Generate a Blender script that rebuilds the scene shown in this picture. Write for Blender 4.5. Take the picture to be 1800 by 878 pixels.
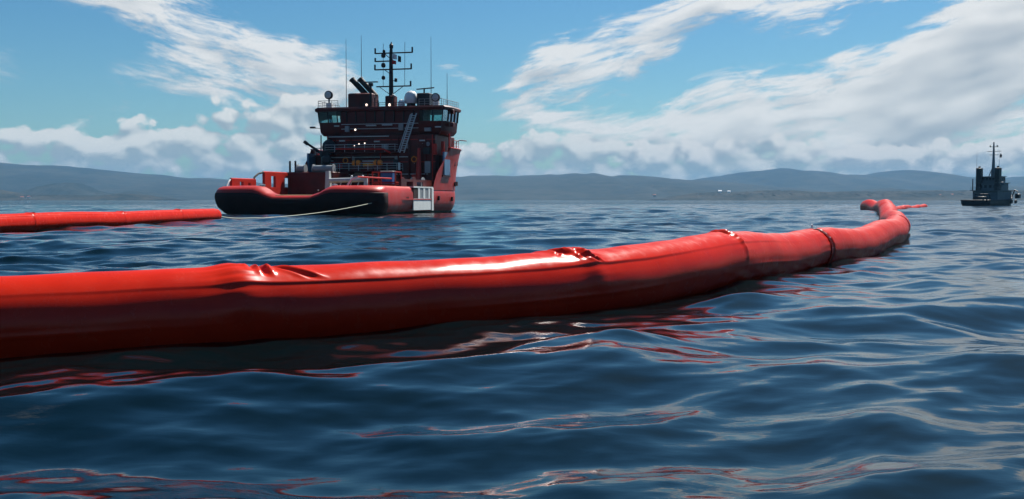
import bpy, math, random
import numpy as np
from mathutils import Vector, Matrix

# ------------------------------------------------------------------ scene, camera, light
scene = bpy.context.scene
for o in list(bpy.data.objects):
    bpy.data.objects.remove(o)
COL = scene.collection
R = math.radians
rnd = random.Random(7)
CAM_H = 1.8

cam_d = bpy.data.cameras.new("camera")
cam = bpy.data.objects.new("camera", cam_d)
COL.objects.link(cam)
cam_d.sensor_width = 36.0
cam_d.lens = 38.0
cam_d.clip_start = 0.05
cam_d.clip_end = 60000.0
cam.location = (0, 0, CAM_H)
cam.rotation_euler = (R(90 - 2.622), 0, 0)
scene.camera = cam

SUN_EL, SUN_AZ = R(50.0), R(31.0)          # azimuth measured from +Y (ahead) towards +X (right)
sun_dir = Vector((math.cos(SUN_EL) * math.sin(SUN_AZ), math.cos(SUN_EL) * math.cos(SUN_AZ), math.sin(SUN_EL)))
sun_d = bpy.data.lights.new("sun", 'SUN')
sun_d.energy = 5.0
sun_d.angle = R(0.53)
sun_d.color = (1.0, 0.95, 0.88)
sun = bpy.data.objects.new("sun", sun_d)
sun.rotation_euler = sun_dir.to_track_quat('Z', 'Y').to_euler()
sun.location = (40, 60, 120)
COL.objects.link(sun)

scene.view_settings.view_transform = 'Standard'
scene.view_settings.look = 'None'
scene.view_settings.exposure = 0.9
scene.view_settings.gamma = 1.0
scene.view_settings.use_curve_mapping = False
scene.cycles.use_denoising = True
scene.cycles.use_adaptive_sampling = True
scene.cycles.adaptive_threshold = 0.02
scene.cycles.max_bounces = 5
scene.cycles.diffuse_bounces = 2
scene.cycles.glossy_bounces = 3
scene.cycles.transparent_max_bounces = 8
scene.cycles.volume_bounces = 0
scene.cycles.caustics_reflective = False
scene.cycles.caustics_refractive = False
scene.cycles.sample_clamp_indirect = 8.0


# ------------------------------------------------------------------ world: Nishita sky with procedural clouds
class NT:
    """small helper for building node trees"""
    def __init__(s, tree):
        s.t = tree; s.n = tree.nodes; s.l = tree.links

    def new(s, typ, **kw):
        n = s.n.new(typ)
        for k, v in kw.items():
            setattr(n, k, v)
        return n

    def put(s, sock, val):
        if isinstance(val, bpy.types.NodeSocket):
            s.l.new(val, sock)
        else:
            sock.default_value = val

    def m(s, op, a, b=None, c=None, clamp=False):
        n = s.new('ShaderNodeMath', operation=op, use_clamp=clamp)
        for i, v in enumerate((a, b, c)):
            if v is not None:
                s.put(n.inputs[i], v)
        return n.outputs[0]

    def vm(s, op, a, b=None, scale=None):
        n = s.new('ShaderNodeVectorMath', operation=op)
        s.put(n.inputs[0], a)
        if b is not None:
            s.put(n.inputs[1], b)
        if scale is not None:
            s.put(n.inputs[3], scale)
        return n.outputs[0]

    def smooth(s, x, lo, hi, a=0.0, b=1.0):
        n = s.new('ShaderNodeMapRange', interpolation_type='SMOOTHSTEP')
        s.put(n.inputs[0], x)
        for i, v in zip((1, 2, 3, 4), (lo, hi, a, b)):
            s.put(n.inputs[i], v)
        return n.outputs[0]

    def mix(s, f, a, b):
        n = s.new('ShaderNodeMix', data_type='RGBA')
        s.put(n.inputs[0], f)
        s.put(n.inputs[6], a)
        s.put(n.inputs[7], b)
        return n.outputs[2]

    def noise(s, vec, scale, detail=4.0, rough=0.55, dist=0.0, out=0):
        n = s.new('ShaderNodeTexNoise')
        if vec is not None:
            s.put(n.inputs['Vector'], vec)
        n.inputs['Scale'].default_value = scale
        n.inputs['Detail'].default_value = detail
        n.inputs['Roughness'].default_value = rough
        n.inputs['Distortion'].default_value = dist
        return n.outputs[out]

    def mapping(s, vec, loc=(0, 0, 0), rot=(0, 0, 0), scale=(1, 1, 1), typ='POINT'):
        n = s.new('ShaderNodeMapping', vector_type=typ)
        s.put(n.inputs[0], vec)
        n.inputs[1].default_value = loc
        n.inputs[2].default_value = rot
        n.inputs[3].default_value = scale
        return n.outputs[0]


# cloud banks as seen in the place: azimuth / elevation of each bank (given as offsets on a 1900-unit sphere),
# half length, half height, tilt, weight
def bank(px, py, hl, hh, rot=0.0, w=1.0):
    return (math.atan((px - 900) / 1900.0), (352 - py) / 1900.0, hl / 1900.0, hh / 1900.0, R(rot), w)

CIRRUS = [
    bank(150, 20, 200, 46, -16, .85), bank(330, 78, 330, 64, -14, 1.0), bank(500, 118, 190, 60, -6, .95),
    bank(420, 160, 330, 60, -4, .55), bank(810, 136, 95, 20, 3, .6), bank(230, 18, 260, 20, -6, .4),
    bank(140, 195, 110, 24, 12, .5),
    bank(1120, 78, 300, 66, 20, 1.15), bank(1450, 16, 360, 48, 3, 1.05), bank(1020, 140, 200, 52, 6, 1.0),
    bank(1380, 62, 120, 26, 10, .6), bank(1290, 190, 440, 74, 10, 1.1), bank(1620, 140, 430, 96, 17, 1.4),
    bank(1780, 70, 230, 76, 16, 1.2), bank(1700, 230, 420, 120, 4, 1.6), bank(2100, 60, 420, 170, 14, 1.1),
    bank(1180, 240, 420, 60, -6, .75), bank(950, 204, 150, 22, 0, .75), bank(-260, 60, 300, 90, -14, .8),
]
CUMULUS = [
    bank(30, 258, 130, 72, 0, 1.25), bank(160, 250, 110, 66, 0, 1.2), bank(245, 212, 72, 34, 0, 1.0),
    bank(300, 262, 130, 44, 0, 1.0), bank(480, 222, 250, 96, 8, 1.3), bank(590, 180, 130, 50, 20, .9),
    bank(260, 295, 600, 62, 0, 1.3), bank(900, 296, 420, 74, 0, 1.15), bank(1350, 290, 600, 74, 0, 1.3), bank(1150, 262, 260, 34, 0, .8), bank(880, 262, 190, 52, 0, 1.0), bank(300, 325, 1500, 36, 0, 1.2), bank(1500, 325, 1500, 36, 0, 1.2),
    bank(1900, 280, 500, 70, 0, 1.2), bank(1020, 230, 90, 34, 6, 1.0), bank(-300, 270, 420, 90, 0, 1.1),
]

world = bpy.data.worlds.new("World")
scene.world = world
world.use_nodes = True
wt = NT(world.node_tree)
wt.n.clear()


def cloud_group(name, banks, kind, fine=True):
    g = bpy.data.node_groups.new(name, 'ShaderNodeTree')
    g.interface.new_socket('Vector', in_out='INPUT', socket_type='NodeSocketVector')
    g.interface.new_socket('Density', in_out='OUTPUT', socket_type='NodeSocketFloat')
    g.interface.new_socket('Raw', in_out='OUTPUT', socket_type='NodeSocketFloat')
    q = NT(g)
    gi = q.new('NodeGroupInput'); go = q.new('NodeGroupOutput')
    p = gi.outputs[0]
    # warp the banks so that their outlines are torn
    w1 = q.noise(p, 7.0, 2.5 if fine else 1.0, .6, out=1)
    w2 = q.vm('SCALE', q.vm('SUBTRACT', w1, (.5, .5, .5)), scale=(.10 if kind == 'cirrus' else .05))
    pw = q.vm('ADD', p, w2)
    acc = None
    for (u, v, hl, hh, rot, w) in banks:
        mp = q.mapping(pw, (u, v, 0), (0, 0, rot), (hl, hh, 1), 'TEXTURE')
        gr = q.new('ShaderNodeTexGradient', gradient_type='SPHERICAL')
        q.put(gr.inputs[0], mp)
        f = q.m('MULTIPLY', gr.outputs['Fac'], w)
        acc = f if acc is None else q.m('ADD', acc, f)
    # the same kinds of cloud elsewhere in the sky
    sep = q.new('ShaderNodeSeparateXYZ'); q.put(sep.inputs[0], p)
    away = q.smooth(q.m('ABSOLUTE', sep.outputs[0]), .55, .95)
    up = q.smooth(sep.outputs[1], .22, .45)
    if kind == 'cirrus':
        outside = q.m('MAXIMUM', away, up)
        gen = q.smooth(q.noise(q.mapping(p, scale=(1.6, 3.2, 1)), 1.3, 2.0), .54, .74, 0, .95)
        acc = q.m('ADD', acc, q.m('MULTIPLY', outside, gen))
        # fibres bend with the wind: they fall towards the left bank and rise to the right
        w = q.m('SUBTRACT', sep.outputs[1], q.m('MULTIPLY', q.m('ABSOLUTE', q.m('ADD', sep.outputs[0], .10)), .20))
        cbn = q.new('ShaderNodeCombineXYZ')
        q.put(cbn.inputs[0], sep.outputs[0]); q.put(cbn.inputs[1], q.m('MULTIPLY', w, 3.4))
        fib = q.vm('ADD', cbn.outputs[0], q.vm('SCALE', w2, scale=.9))
        n = q.noise(fib, 8.0, 9.0 if fine else 2.0, .66)
        if fine:
            n2 = q.noise(q.mapping(fib, scale=(1, 1.7, 1)), 19.0, 8.0, .70)
            n = q.m('ADD', q.m('MULTIPLY', n, .62), q.m('MULTIPLY', n2, .38))
        d = q.m('ADD', q.m('MINIMUM', acc, .74), q.m('MULTIPLY', q.m('SUBTRACT', n, .5), q.smooth(acc, .02, .5, 1.5, 6.2)))
        d = q.m('ADD', d, q.m('MULTIPLY', q.m('MAXIMUM', q.m('SUBTRACT', acc, .74), 0.0), .55))
        raw = d
        d = q.smooth(d, .22, 1.05)
    else:
        low = q.smooth(sep.outputs[1], .09, .02)
        gen = q.smooth(q.noise(q.mapping(p, scale=(1.0, 4.0, 1)), 3.0, 2.0), .42, .62, 0, .9)
        acc = q.m('ADD', acc, q.m('MULTIPLY', q.m('MULTIPLY', away, low), gen))
        vo = q.new('ShaderNodeTexVoronoi', feature='F1')
        q.put(vo.inputs['Vector'], q.mapping(q.vm('ADD', p, q.vm('SCALE', w2, scale=.5)), scale=(1, 1.3, 1)))
        vo.inputs['Scale'].default_value = 38.0
        vo.inputs['Detail'].default_value = 1.0 if fine else 0.0
        n1 = q.noise(q.mapping(p, scale=(1, 1.4, 1)), 30.0, 8.0 if fine else 2.0, .66)
        n = q.m('ADD', q.m('MULTIPLY', n1, 1.7), q.m('MULTIPLY', vo.outputs['Distance'], -.95))
        d = q.m('ADD', q.m('MINIMUM', acc, 1.15), q.m('SUBTRACT', n, .47))
        raw = d
        d = q.smooth(d, .36, .62)
    q.put(go.inputs[0], d); q.put(go.inputs[1], raw)
    return g


tc = wt.new('ShaderNodeTexCoord')
nrm = wt.vm('NORMALIZE', tc.outputs['Generated'])
sxyz = wt.new('ShaderNodeSeparateXYZ'); wt.put(sxyz.inputs[0], nrm)
az = wt.m('ARCTAN2', sxyz.outputs[0], sxyz.outputs[1])
el = wt.m('ARCSINE', sxyz.outputs[2])
cb = wt.new('ShaderNodeCombineXYZ')
wt.put(cb.inputs[0], az); wt.put(cb.inputs[1], el)
uv = cb.outputs[0]
gC = cloud_group('cirrus_density', CIRRUS, 'cirrus')
gK = cloud_group('cumulus_density', CUMULUS, 'cumulus')
gC2 = cloud_group('cirrus_probe', CIRRUS, 'cirrus', False)
gK2 = cloud_group('cumulus_probe', CUMULUS, 'cumulus', False)


def use(g, vec):
    n = wt.new('ShaderNodeGroup'); n.node_tree = g
    wt.put(n.inputs[0], vec)
    return n.outputs

dC, rC = use(gC, uv)
_, rC2 = use(gC2, wt.vm('ADD', uv, (.010, .020, 0)))
dK, rK = use(gK, uv)
_, rK2 = use(gK2, wt.vm('ADD', uv, (.006, .009, 0)))
# a cloud is bright where it thins out towards the sun and grey where it thickens
litC = wt.m('ADD', .74, wt.m('MULTIPLY', wt.m('SUBTRACT', rC, rC2), .42))
thick = wt.smooth(rC, 1.05, 2.4, 0.0, .45)
litC = wt.m('SUBTRACT', litC, thick, clamp=True)
litK = wt.m('ADD', .68, wt.m('MULTIPLY', wt.m('SUBTRACT', rK, rK2), 1.7), clamp=True)
colC = wt.mix(litC, (.38, .45, .52, 1), (1.0, 1.0, .985, 1))
colK = wt.mix(litK, (.44, .53, .59, 1), (1.0, 1.0, .97, 1))

sky = wt.new('ShaderNodeTexSky', sky_type='NISHITA')
sky.sun_disc = False
sky.sun_elevation = SUN_EL
sky.sun_rotation = SUN_AZ
sky.altitude = 0.0
sky.air_density = 1.0
sky.dust_density = 0.45
sky.ozone_density = 3.0
hs = wt.new('ShaderNodeHueSaturation')
hs.inputs['Saturation'].default_value = 1.28
wt.put(hs.inputs['Color'], sky.outputs[0])
bg_sky = wt.new('ShaderNodeBackground')
tint = wt.new('ShaderNodeMix', data_type='RGBA', blend_type='MULTIPLY')
tint.inputs[0].default_value = 1.0
wt.put(tint.inputs[6], hs.outputs[0]); tint.inputs[7].default_value = (.70, .98, 1.03, 1)
wt.put(bg_sky.inputs[0], tint.outputs[2]); bg_sky.inputs[1].default_value = 0.044
bgC = wt.new('ShaderNodeBackground'); wt.put(bgC.inputs[0], colC); bgC.inputs[1].default_value = .47
bgK = wt.new('ShaderNodeBackground'); wt.put(bgK.inputs[0], colK); bgK.inputs[1].default_value = .46
mx1 = wt.new('ShaderNodeMixShader'); mx2 = wt.new('ShaderNodeMixShader')
wt.put(mx1.inputs[0], wt.m('MULTIPLY', dC, .93)); wt.put(mx1.inputs[1], bg_sky.outputs[0]); wt.put(mx1.inputs[2], bgC.outputs[0])
wt.put(mx2.inputs[0], wt.m('MULTIPLY', dK, .9)); wt.put(mx2.inputs[1], mx1.outputs[0]); wt.put(mx2.inputs[2], bgK.outputs[0])
wo = wt.new('ShaderNodeOutputWorld')
wt.put(wo.inputs[0], mx2.outputs[0])
world.cycles.sampling_method = 'NONE'


# ------------------------------------------------------------------ materials
def mat(name, base, rough=.5, var=.12, vscale=3.0, metal=0.0, bump=0.0, bscale=20.0, spec=.28, coat=0.0, rust=0.0, coord='Object'):
    m = bpy.data.materials.new(name); m.use_nodes = True
    q = NT(m.node_tree)
    b = m.node_tree.nodes['Principled BSDF']
    t = q.new('ShaderNodeTexCoord')
    v = t.outputs[coord]
    n = q.noise(v, vscale, 6.0, .6)
    lo = tuple(c * (1 - var) for c in base) + (1,)
    hi = tuple(min(1, c * (1 + var)) for c in base) + (1,)
    c = q.mix(q.smooth(n, .3, .7), lo, hi)
    if rust:
        f = q.smooth(q.noise(q.mapping(v, scale=(1, 1, .35)), vscale * 2.3, 8.0, .65), .60, .72, 0, rust)
        c = q.mix(f, c, (.11, .045, .022, 1))
    q.put(b.inputs['Base Color'], c)
    q.put(b.inputs['Roughness'], q.smooth(q.noise(v, vscale * 2, 4.0), .3, .7, max(.02, rough - .07), rough + .07))
    b.inputs['Metallic'].default_value = metal
    b.inputs['Specular IOR Level'].default_value = spec
    b.inputs['Coat Weight'].default_value = coat
    if bump:
        bn = q.new('ShaderNodeBump')
        bn.inputs['Strength'].default_value = bump
        bn.inputs['Distance'].default_value = .02
        q.put(bn.inputs['Height'], q.noise(v, bscale, 5.0, .6))
        q.put(b.inputs['Normal'], bn.outputs[0])
    return m


def emit(name, col, strength):
    m = bpy.data.materials.new(name); m.use_nodes = True
    q = NT(m.node_tree); b = m.node_tree.nodes['Principled BSDF']
    b.inputs['Base Color'].default_value = (.8, .8, .75, 1)
    b.inputs['Emission Color'].default_value = col + (1,)
    b.inputs['Emission Strength'].default_value = strength
    return m


def glass(name):
    m = bpy.data.materials.new(name); m.use_nodes = True
    q = NT(m.node_tree); q.n.clear()
    tr = q.new('ShaderNodeBsdfTransparent'); tr.inputs[0].default_value = (.62, .78, .78, 1)
    gl = q.new('ShaderNodeBsdfGlossy'); gl.inputs['Roughness'].default_value = .03
    fr = q.new('ShaderNodeFresnel'); fr.inputs[0].default_value = 1.45
    mx = q.new('ShaderNodeMixShader')
    q.put(mx.inputs[0], fr.outputs[0]); q.put(mx.inputs[1], tr.outputs[0]); q.put(mx.inputs[2], gl.outputs[0])
    o = q.new('ShaderNodeOutputMaterial'); q.put(o.inputs[0], mx.outputs[0])
    return m


def hull_paint(name, red, boot, zline):
    m = mat(name, red, .42, .12, .35, rust=.34, bump=.25, bscale=.55)
    q = NT(m.node_tree); b = m.node_tree.nodes['Principled BSDF']
    src = b.inputs['Base Color'].links[0].from_socket
    t = q.new('ShaderNodeTexCoord'); s = q.new('ShaderNodeSeparateXYZ'); q.put(s.inputs[0], t.outputs['Object'])
    zz = q.m('ADD', s.outputs[2], q.m('MULTIPLY', q.noise(t.outputs['Object'], 1.5, 4.0), .12))
    q.put(b.inputs['Base Color'], q.mix(q.smooth(zz, zline - .02, zline + .08), boot, src))
    return m


M = dict(
    hull=hull_paint('hull_red_paint', (.40, .020, .012), (.02, .07, .045, 1), .42),
    red=mat('red_paint', (.42, .020, .010), .40, .12, .5, rust=.25),
    shade_red=mat('shaded_red_paint', (.075, .006, .004), .5, .3, .6, rust=.25),  # same red paint, with the shade on the house put into the colour
    white=mat('white_paint', (.72, .74, .70), .4, .06, .8, rust=.12),
    grey=mat('grey_paint', (.24, .26, .27), .5, .12, .8, rust=.2),
    lgrey=mat('light_grey_paint', (.45, .47, .47), .45, .1, .8, rust=.1),
    black=mat('black_paint', (.018, .018, .020), .5, .3, 1.0),
    soot=mat('soot_black_metal', (.022, .020, .020), .6, .3, 2.0, metal=.3),
    steel=mat('bright_steel', (.55, .55, .54), .3, .15, 3.0, metal=.9),
    deck=mat('deck_planks_and_steel', (.07, .055, .04), .75, .35, 1.2, rust=.4),
    yellow=mat('yellow_orange_paint', (.62, .27, .02), .4, .1, 2.0),
    orange=mat('orange_float_paint', (.70, .20, .02), .4, .1, 2.0),
    blue=mat('blue_container_paint', (.035, .10, .26), .45, .12, .9, rust=.1),
    lblue=mat('faded_blue_paint', (.10, .20, .32), .5, .12, .6),
    rope=mat('pale_rope_fibre', (.55, .54, .42), .8, .15, 20.0),
    wood=mat('worn_brown_timber', (.16, .09, .035), .8, .3, 2.0),
    glass=glass('bridge_window_glass'),
    lamp=emit('lit_flood_lamp', (1.0, .74, .58), 1.3),
    dome=mat('white_dome_plastic', (.75, .76, .74), .35, .03, 1.0),
    flagred=mat('red_flag_cloth', (.45, .05, .05), .8, .1, 3.0),
    flagwhite=mat('white_flag_cloth', (.7, .7, .7), .8, .05, 3.0),
    tgrey=mat('distant_tug_grey_paint', (.11, .14, .16), .5, .15, .5, rust=.2),
    tblack=mat('distant_tug_black_hull', (.020, .024, .028), .5, .2, .5),
    stern_shade=mat('stern_shade_maroon', (.030, .009, .008), .7, .3, .8, spec=.2),  # maroon-black carries the shade under the stern rim
    slot=mat('dark_recess_paint', (.03, .008, .007), .7, .2, 2.0),
)


# ------------------------------------------------------------------ mesh helpers
class MB:
    def __init__(s):
        s.v = []; s.f = []

    def add(s, vs, fs):
        k = len(s.v)
        s.v.extend([tuple(map(float, p)) for p in vs])
        s.f.extend([tuple(i + k for i in f) for f in fs])
        return s

    def box(s, lo, hi):
        (a, b, c), (d, e, f) = lo, hi
        return s.add([(a, b, c), (d, b, c), (d, e, c), (a, e, c), (a, b, f), (d, b, f), (d, e, f), (a, e, f)],
                     [(0, 3, 2, 1), (4, 5, 6, 7), (0, 1, 5, 4), (1, 2, 6, 5), (2, 3, 7, 6), (3, 0, 4, 7)])

    def bbox(s, lo, hi, b=.04):
        """box with chamfered vertical and top edges"""
        (x0, y0, z0), (x1, y1, z1) = lo, hi
        def ring(z, i):
            return [(x0 + i + b, y0 + i, z), (x1 - i - b, y0 + i, z), (x1 - i, y0 + i + b, z), (x1 - i, y1 - i - b, z),
                    (x1 - i - b, y1 - i, z), (x0 + i + b, y1 - i, z), (x0 + i, y1 - i - b, z), (x0 + i, y0 + i + b, z)]
        return s.loft([ring(z0, 0), ring(z1 - b, 0), ring(z1, b)], True, True)

    def loft(s, rings, closed=True, caps=False):
        n = len(rings[0]); vs = [p for r in rings for p in r]; fs = []
        for i in range(len(rings) - 1):
            for j in range(n if closed else n - 1):
                k = (j + 1) % n
                fs.append((i * n + j, i * n + k, (i + 1) * n + k, (i + 1) * n + j))
        if caps:
            fs.append(tuple(range(n))[::-1]); fs.append(tuple((len(rings) - 1) * n + j for j in range(n)))
        return s.add(vs, fs)

    def tube(s, pts, r, n=8, caps=True):
        pts = [Vector(p) for p in pts]
        rr = r if isinstance(r, (list, tuple)) else [r] * len(pts)
        rings = []; ref = None
        for i, p in enumerate(pts):
            t = (pts[min(i + 1, len(pts) - 1)] - pts[max(i - 1, 0)]).normalized()
            if ref is None:
                ref = Vector((0, 0, 1)) if abs(t.z) < .9 else Vector((1, 0, 0))
            a = t.cross(ref).normalized(); b = a.cross(t).normalized(); ref = b
            rings.append([p + a * (math.cos(2 * math.pi * k / n) * rr[i]) + b * (math.sin(2 * math.pi * k / n) * rr[i]) for k in range(n)])
        return s.loft(rings, True, caps)

    def lathe(s, o, prof, n=16, axis='Z'):
        o = Vector(o); rings = []
        for (r, h) in prof:
            ring = []
            for k in range(n):
                c, d = math.cos(2 * math.pi * k / n) * r, math.sin(2 * math.pi * k / n) * r
                ring.append(o + {'Z': Vector((c, d, h)), 'X': Vector((h, c, d)), 'Y': Vector((c, h, -d))}[axis])
            rings.append(ring)
        return s.loft(rings, True, True)

    def sphere(s, o, r, n=14, sq=1.0):
        m = n // 2
        return s.lathe(o, [(max(1e-3, math.sin(math.pi * i / m)) * r, -math.cos(math.pi * i / m) * r * sq) for i in range(m + 1)], n)

    def build(s, name, material, parent=None, smooth=40, **tags):
        me = bpy.data.meshes.new(name)
        me.from_pydata(s.v, [], s.f)
        me.validate()
        me.materials.append(M[material] if isinstance(material, str) else material)
        if smooth:
            me.polygons.foreach_set('use_smooth', [True] * len(me.polygons))
            me.set_sharp_from_angle(angle=R(smooth))
        o = bpy.data.objects.new(name, me); COL.objects.link(o)
        if parent is not None:
            o.parent = parent
        for k, v in tags.items():
            o[k] = v
        return o


def empty(name, loc, rz=0.0, **tags):
    o = bpy.data.objects.new(name, None); COL.objects.link(o)
    o.location = loc; o.rotation_euler = (0, 0, rz); o.empty_display_size = .5
    for k, v in tags.items():
        o[k] = v
    return o


def rail(pts, h=1.05, step=1.6, bars=3, r=.035):
    """a guard rail along a polyline"""
    b = MB(); pts = [Vector(p) for p in pts]
    for k in range(1, bars + 1):
        b.tube([p + Vector((0, 0, h * k / bars)) for p in pts], r * (1.15 if k == bars else .8), 6)
    for a, c in zip(pts[:-1], pts[1:]):
        L = (c - a).length; n = max(1, round(L / step))
        for i in range(n + 1):
            p = a.lerp(c, i / n)
            b.tube([p, p + Vector((0, 0, h))], r, 6)
    return b


def ladder(p0, p1, w=.45, r=.03, axis=(1, 0, 0)):
    b = MB(); p0, p1, ax = Vector(p0), Vector(p1), Vector(axis) * w / 2
    b.tube([p0 - ax, p1 - ax], r, 6); b.tube([p0 + ax, p1 + ax], r, 6)
    n = int((p1 - p0).length / .33)
    for i in range(1, n):
        p = p0.lerp(p1, i / n); b.tube([p - ax, p + ax], r * .7, 5)
    return b


# ------------------------------------------------------------------ the sea
rs = np.random.RandomState(11)
WAVES = []      # (kx, ky, amp, phase, wavelength)
NW = 150
for i in range(NW):
    lam = .16 * (7.5 / .16) ** ((i + rs.rand()) / NW)
    ang = R(90) + R(28) + rs.randn() * R(38)          # sea running mostly towards and away from the viewer
    steep = .021 * (1.25 if .5 < lam < 3 else .9)
    k = 2 * math.pi / lam
    WAVES.append((k * math.cos(ang), k * math.sin(ang), steep / k, rs.rand() * 6.28, lam))
SWELL = [(11.0, 70, .055), (16.0, 110, .07), (23.0, 84, .08), (37.0, 100, .10)]
SWELL = [(2 * math.pi / l * math.cos(R(a)), 2 * math.pi / l * math.sin(R(a)), A, p) for (l, a, A), p in zip(SWELL, (1.1, 4.0, 2.2, 5.0))]


def swell(x, y):
    z = 0.0 * x
    for kx, ky, A, p in SWELL:
        z = z + A * np.sin(kx * x + ky * y + p)
    r = np.sqrt(x * x + y * y)
    z = z * np.clip((r - 3) / 25.0, 0, 1)
    # a broad swell lifting the far bend of the boom
    z = z + .62 * np.exp(-((x - 40) ** 2 + (y - 116) ** 2) / (2 * 20.0 ** 2))
    return z


def lee(x, y):
    """the water on the near side of the long boom lies calmer"""
    yb = np.interp(x, [-21, -6.1, -3.5, -1.6, .36, 2, 4, 8.6, 14.4, 18, 23, 28.6, 35, 40.4, 43, 60], [7.0, 12.8, 14.2, 15.5, 17.1, 19, 22, 31, 42, 51, 65, 82, 101, 119, 131, 160])
    d = y - yb
    damp = 1 - .55 * np.exp(-(d / np.clip(y * .09, 1.2, 6.0)) ** 2)      # the tube itself flattens the water beside it
    return 1 / (1 + np.exp(-d / 1.2)), damp


def build_sea():
    rings = [0.6, 1.4, 2.2, 3.0, 3.6]
    r = 4.2
    while r < 420:
        rings.append(r); r *= 1.0046
    while r < 15500:
        rings.append(r); r *= 1.06
    rings = np.array(rings)
    half = R(36)
    dense = np.linspace(-half, half, 720)
    sparse = np.linspace(half, 2 * math.pi - half, 92)[1:-1]
    th = np.concatenate([dense, sparse])
    nr, nt = len(rings), len(th)
    RR, TT = np.meshgrid(rings, th, indexing='ij')
    X = RR * np.sin(TT); Y = RR * np.cos(TT)
    near = RR < 900
    dth = np.where(np.abs(TT) <= half + .001, dense[1] - dense[0], .06)
    sp = np.maximum(RR * .0046, RR * dth)
    sp[RR > 420] = (RR * .06)[RR > 420]
    Z = swell(X, Y) * np.clip(1 - (RR - 300) / 500, 0, 1)
    DX = np.zeros_like(Z); DY = np.zeros_like(Z)
    calm, damp = lee(X, Y)
    # slow patches of rougher and smoother water
    pat = .75 + .25 * np.sin(X * .31 + 1.3 * np.sin(Y * .17)) * np.sin(Y * .23 + 1.1 * np.sin(X * .21 + 2))
    wx = X + .25 * np.sin(Y * .9 + .6 * np.sin(X * .7)) ; wy = Y + .25 * np.sin(X * .8 + 1.7 + .7 * np.sin(Y * .6))
    for kx, ky, A, p, lam in WAVES:
        f = np.clip((lam / sp - 2.5) / 2.0, 0, 1)
        sel = f > 0
        if not sel.any():
            continue
        ph = kx * wx[sel] + ky * wy[sel] + p
        short = 1 / (1 + (lam / .9) ** 2)
        amp = A * f[sel] * (calm[sel] * pat[sel] + (1 - calm[sel]) * (1.0 - .74 * short) * (.7 + .3 * pat[sel]))
        amp = amp * damp[sel]
        Z[sel] += amp * np.sin(ph)
        c = amp * np.cos(ph) * .75 / math.hypot(kx, ky)
        DX[sel] += c * kx; DY[sel] += c * ky
    X = X + DX; Y = Y + DY
    V = np.stack([X, Y, Z], -1).reshape(-1, 3)
    V = np.vstack([V, [[0, 0, 0]]])
    i = np.arange(nr - 1)[:, None] * nt; j = np.arange(nt)[None, :]; k = (j + 1) % nt
    F = np.stack([i + j, i + nt + j, i + nt + k, i + k], -1).reshape(-1, 4)
    c = nr * nt
    T = np.stack([np.full(nt, c), np.arange(nt), (np.arange(nt) + 1) % nt], -1)
    me = bpy.data.meshes.new('sea_water')
    me.vertices.add(len(V)); me.vertices.foreach_set('co', V.astype(np.float32).ravel())
    me.loops.add(F.size + T.size); me.loops.foreach_set('vertex_index', np.concatenate([F.ravel(), T.ravel()]).astype(np.int32))
    me.polygons.add(len(F) + len(T))
    me.polygons.foreach_set('loop_start', np.concatenate([np.arange(len(F)) * 4, F.size + np.arange(len(T)) * 3]).astype(np.int32))
    me.update(calc_edges=True)
    me.polygons.foreach_set('use_smooth', np.ones(len(me.polygons), dtype=bool))
    m = bpy.data.materials.new('sea_water'); m.use_nodes = True
    q = NT(m.node_tree); b = m.node_tree.nodes['Principled BSDF']
    t = q.new('ShaderNodeTexCoord'); v = t.outputs['Object']
    n = q.smooth(q.noise(v, .05, 3.0), .35, .65)
    q.put(b.inputs['Base Color'], q.mix(n, (.0003, .0038, .0048, 1), (.0006, .0056, .0072, 1)))
    b.inputs['Roughness'].default_value = .035
    b.inputs['IOR'].default_value = 1.333
    b.inputs['Specular IOR Level'].default_value = .31
    # fine ripples; the mesh carries the larger waves
    r1 = q.noise(q.mapping(v, rot=(0, 0, R(24)), scale=(.55, 1.3, 1)), 3.2, 5.0, .6, .5)
    r3 = q.noise(q.mapping(v, rot=(0, 0, R(-18)), scale=(.6, 1.4, 1)), 13.0, 3.0, .6)
    r1 = q.m('ADD', r1, q.m('MULTIPLY', r3, .10))
    r2 = q.noise(q.mapping(v, rot=(0, 0, R(10)), scale=(.5, 1.3, 1)), .75, 5.0, .62, .4)
    sx = q.new('ShaderNodeSeparateXYZ'); q.put(sx.inputs[0], v)
    dist = q.vm('LENGTH', v)
    ln = q.new('ShaderNodeVectorMath', operation='LENGTH'); q.put(ln.inputs[0], v)
    far = q.smooth(ln.outputs['Value'], 10, 130)
    b1 = q.new('ShaderNodeBump'); b1.inputs['Distance'].default_value = .05
    q.put(b1.inputs['Strength'], q.m('ADD', q.m('MULTIPLY', far, .70), .07)); q.put(b1.inputs['Height'], r1)
    b2 = q.new('ShaderNodeBump'); b2.inputs['Distance'].default_value = .35
    q.put(b2.inputs['Strength'], q.m('MULTIPLY', q.smooth(ln.outputs['Value'], 60, 400), .8)); q.put(b2.inputs['Height'], r2)
    q.put(b2.inputs['Normal'], b1.outputs[0]); q.put(b.inputs['Normal'], b2.outputs[0])
    me.materials.append(m)
    o = bpy.data.objects.new('sea_water', me); COL.objects.link(o)
    o['kind'] = 'structure'
    return o

build_sea()


# ------------------------------------------------------------------ hills, shore and far houses
def px_world(px, py, D):
    return (px - 900) / 1900.0 * D, (352 - py) / 1900.0 * D + CAM_H


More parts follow.
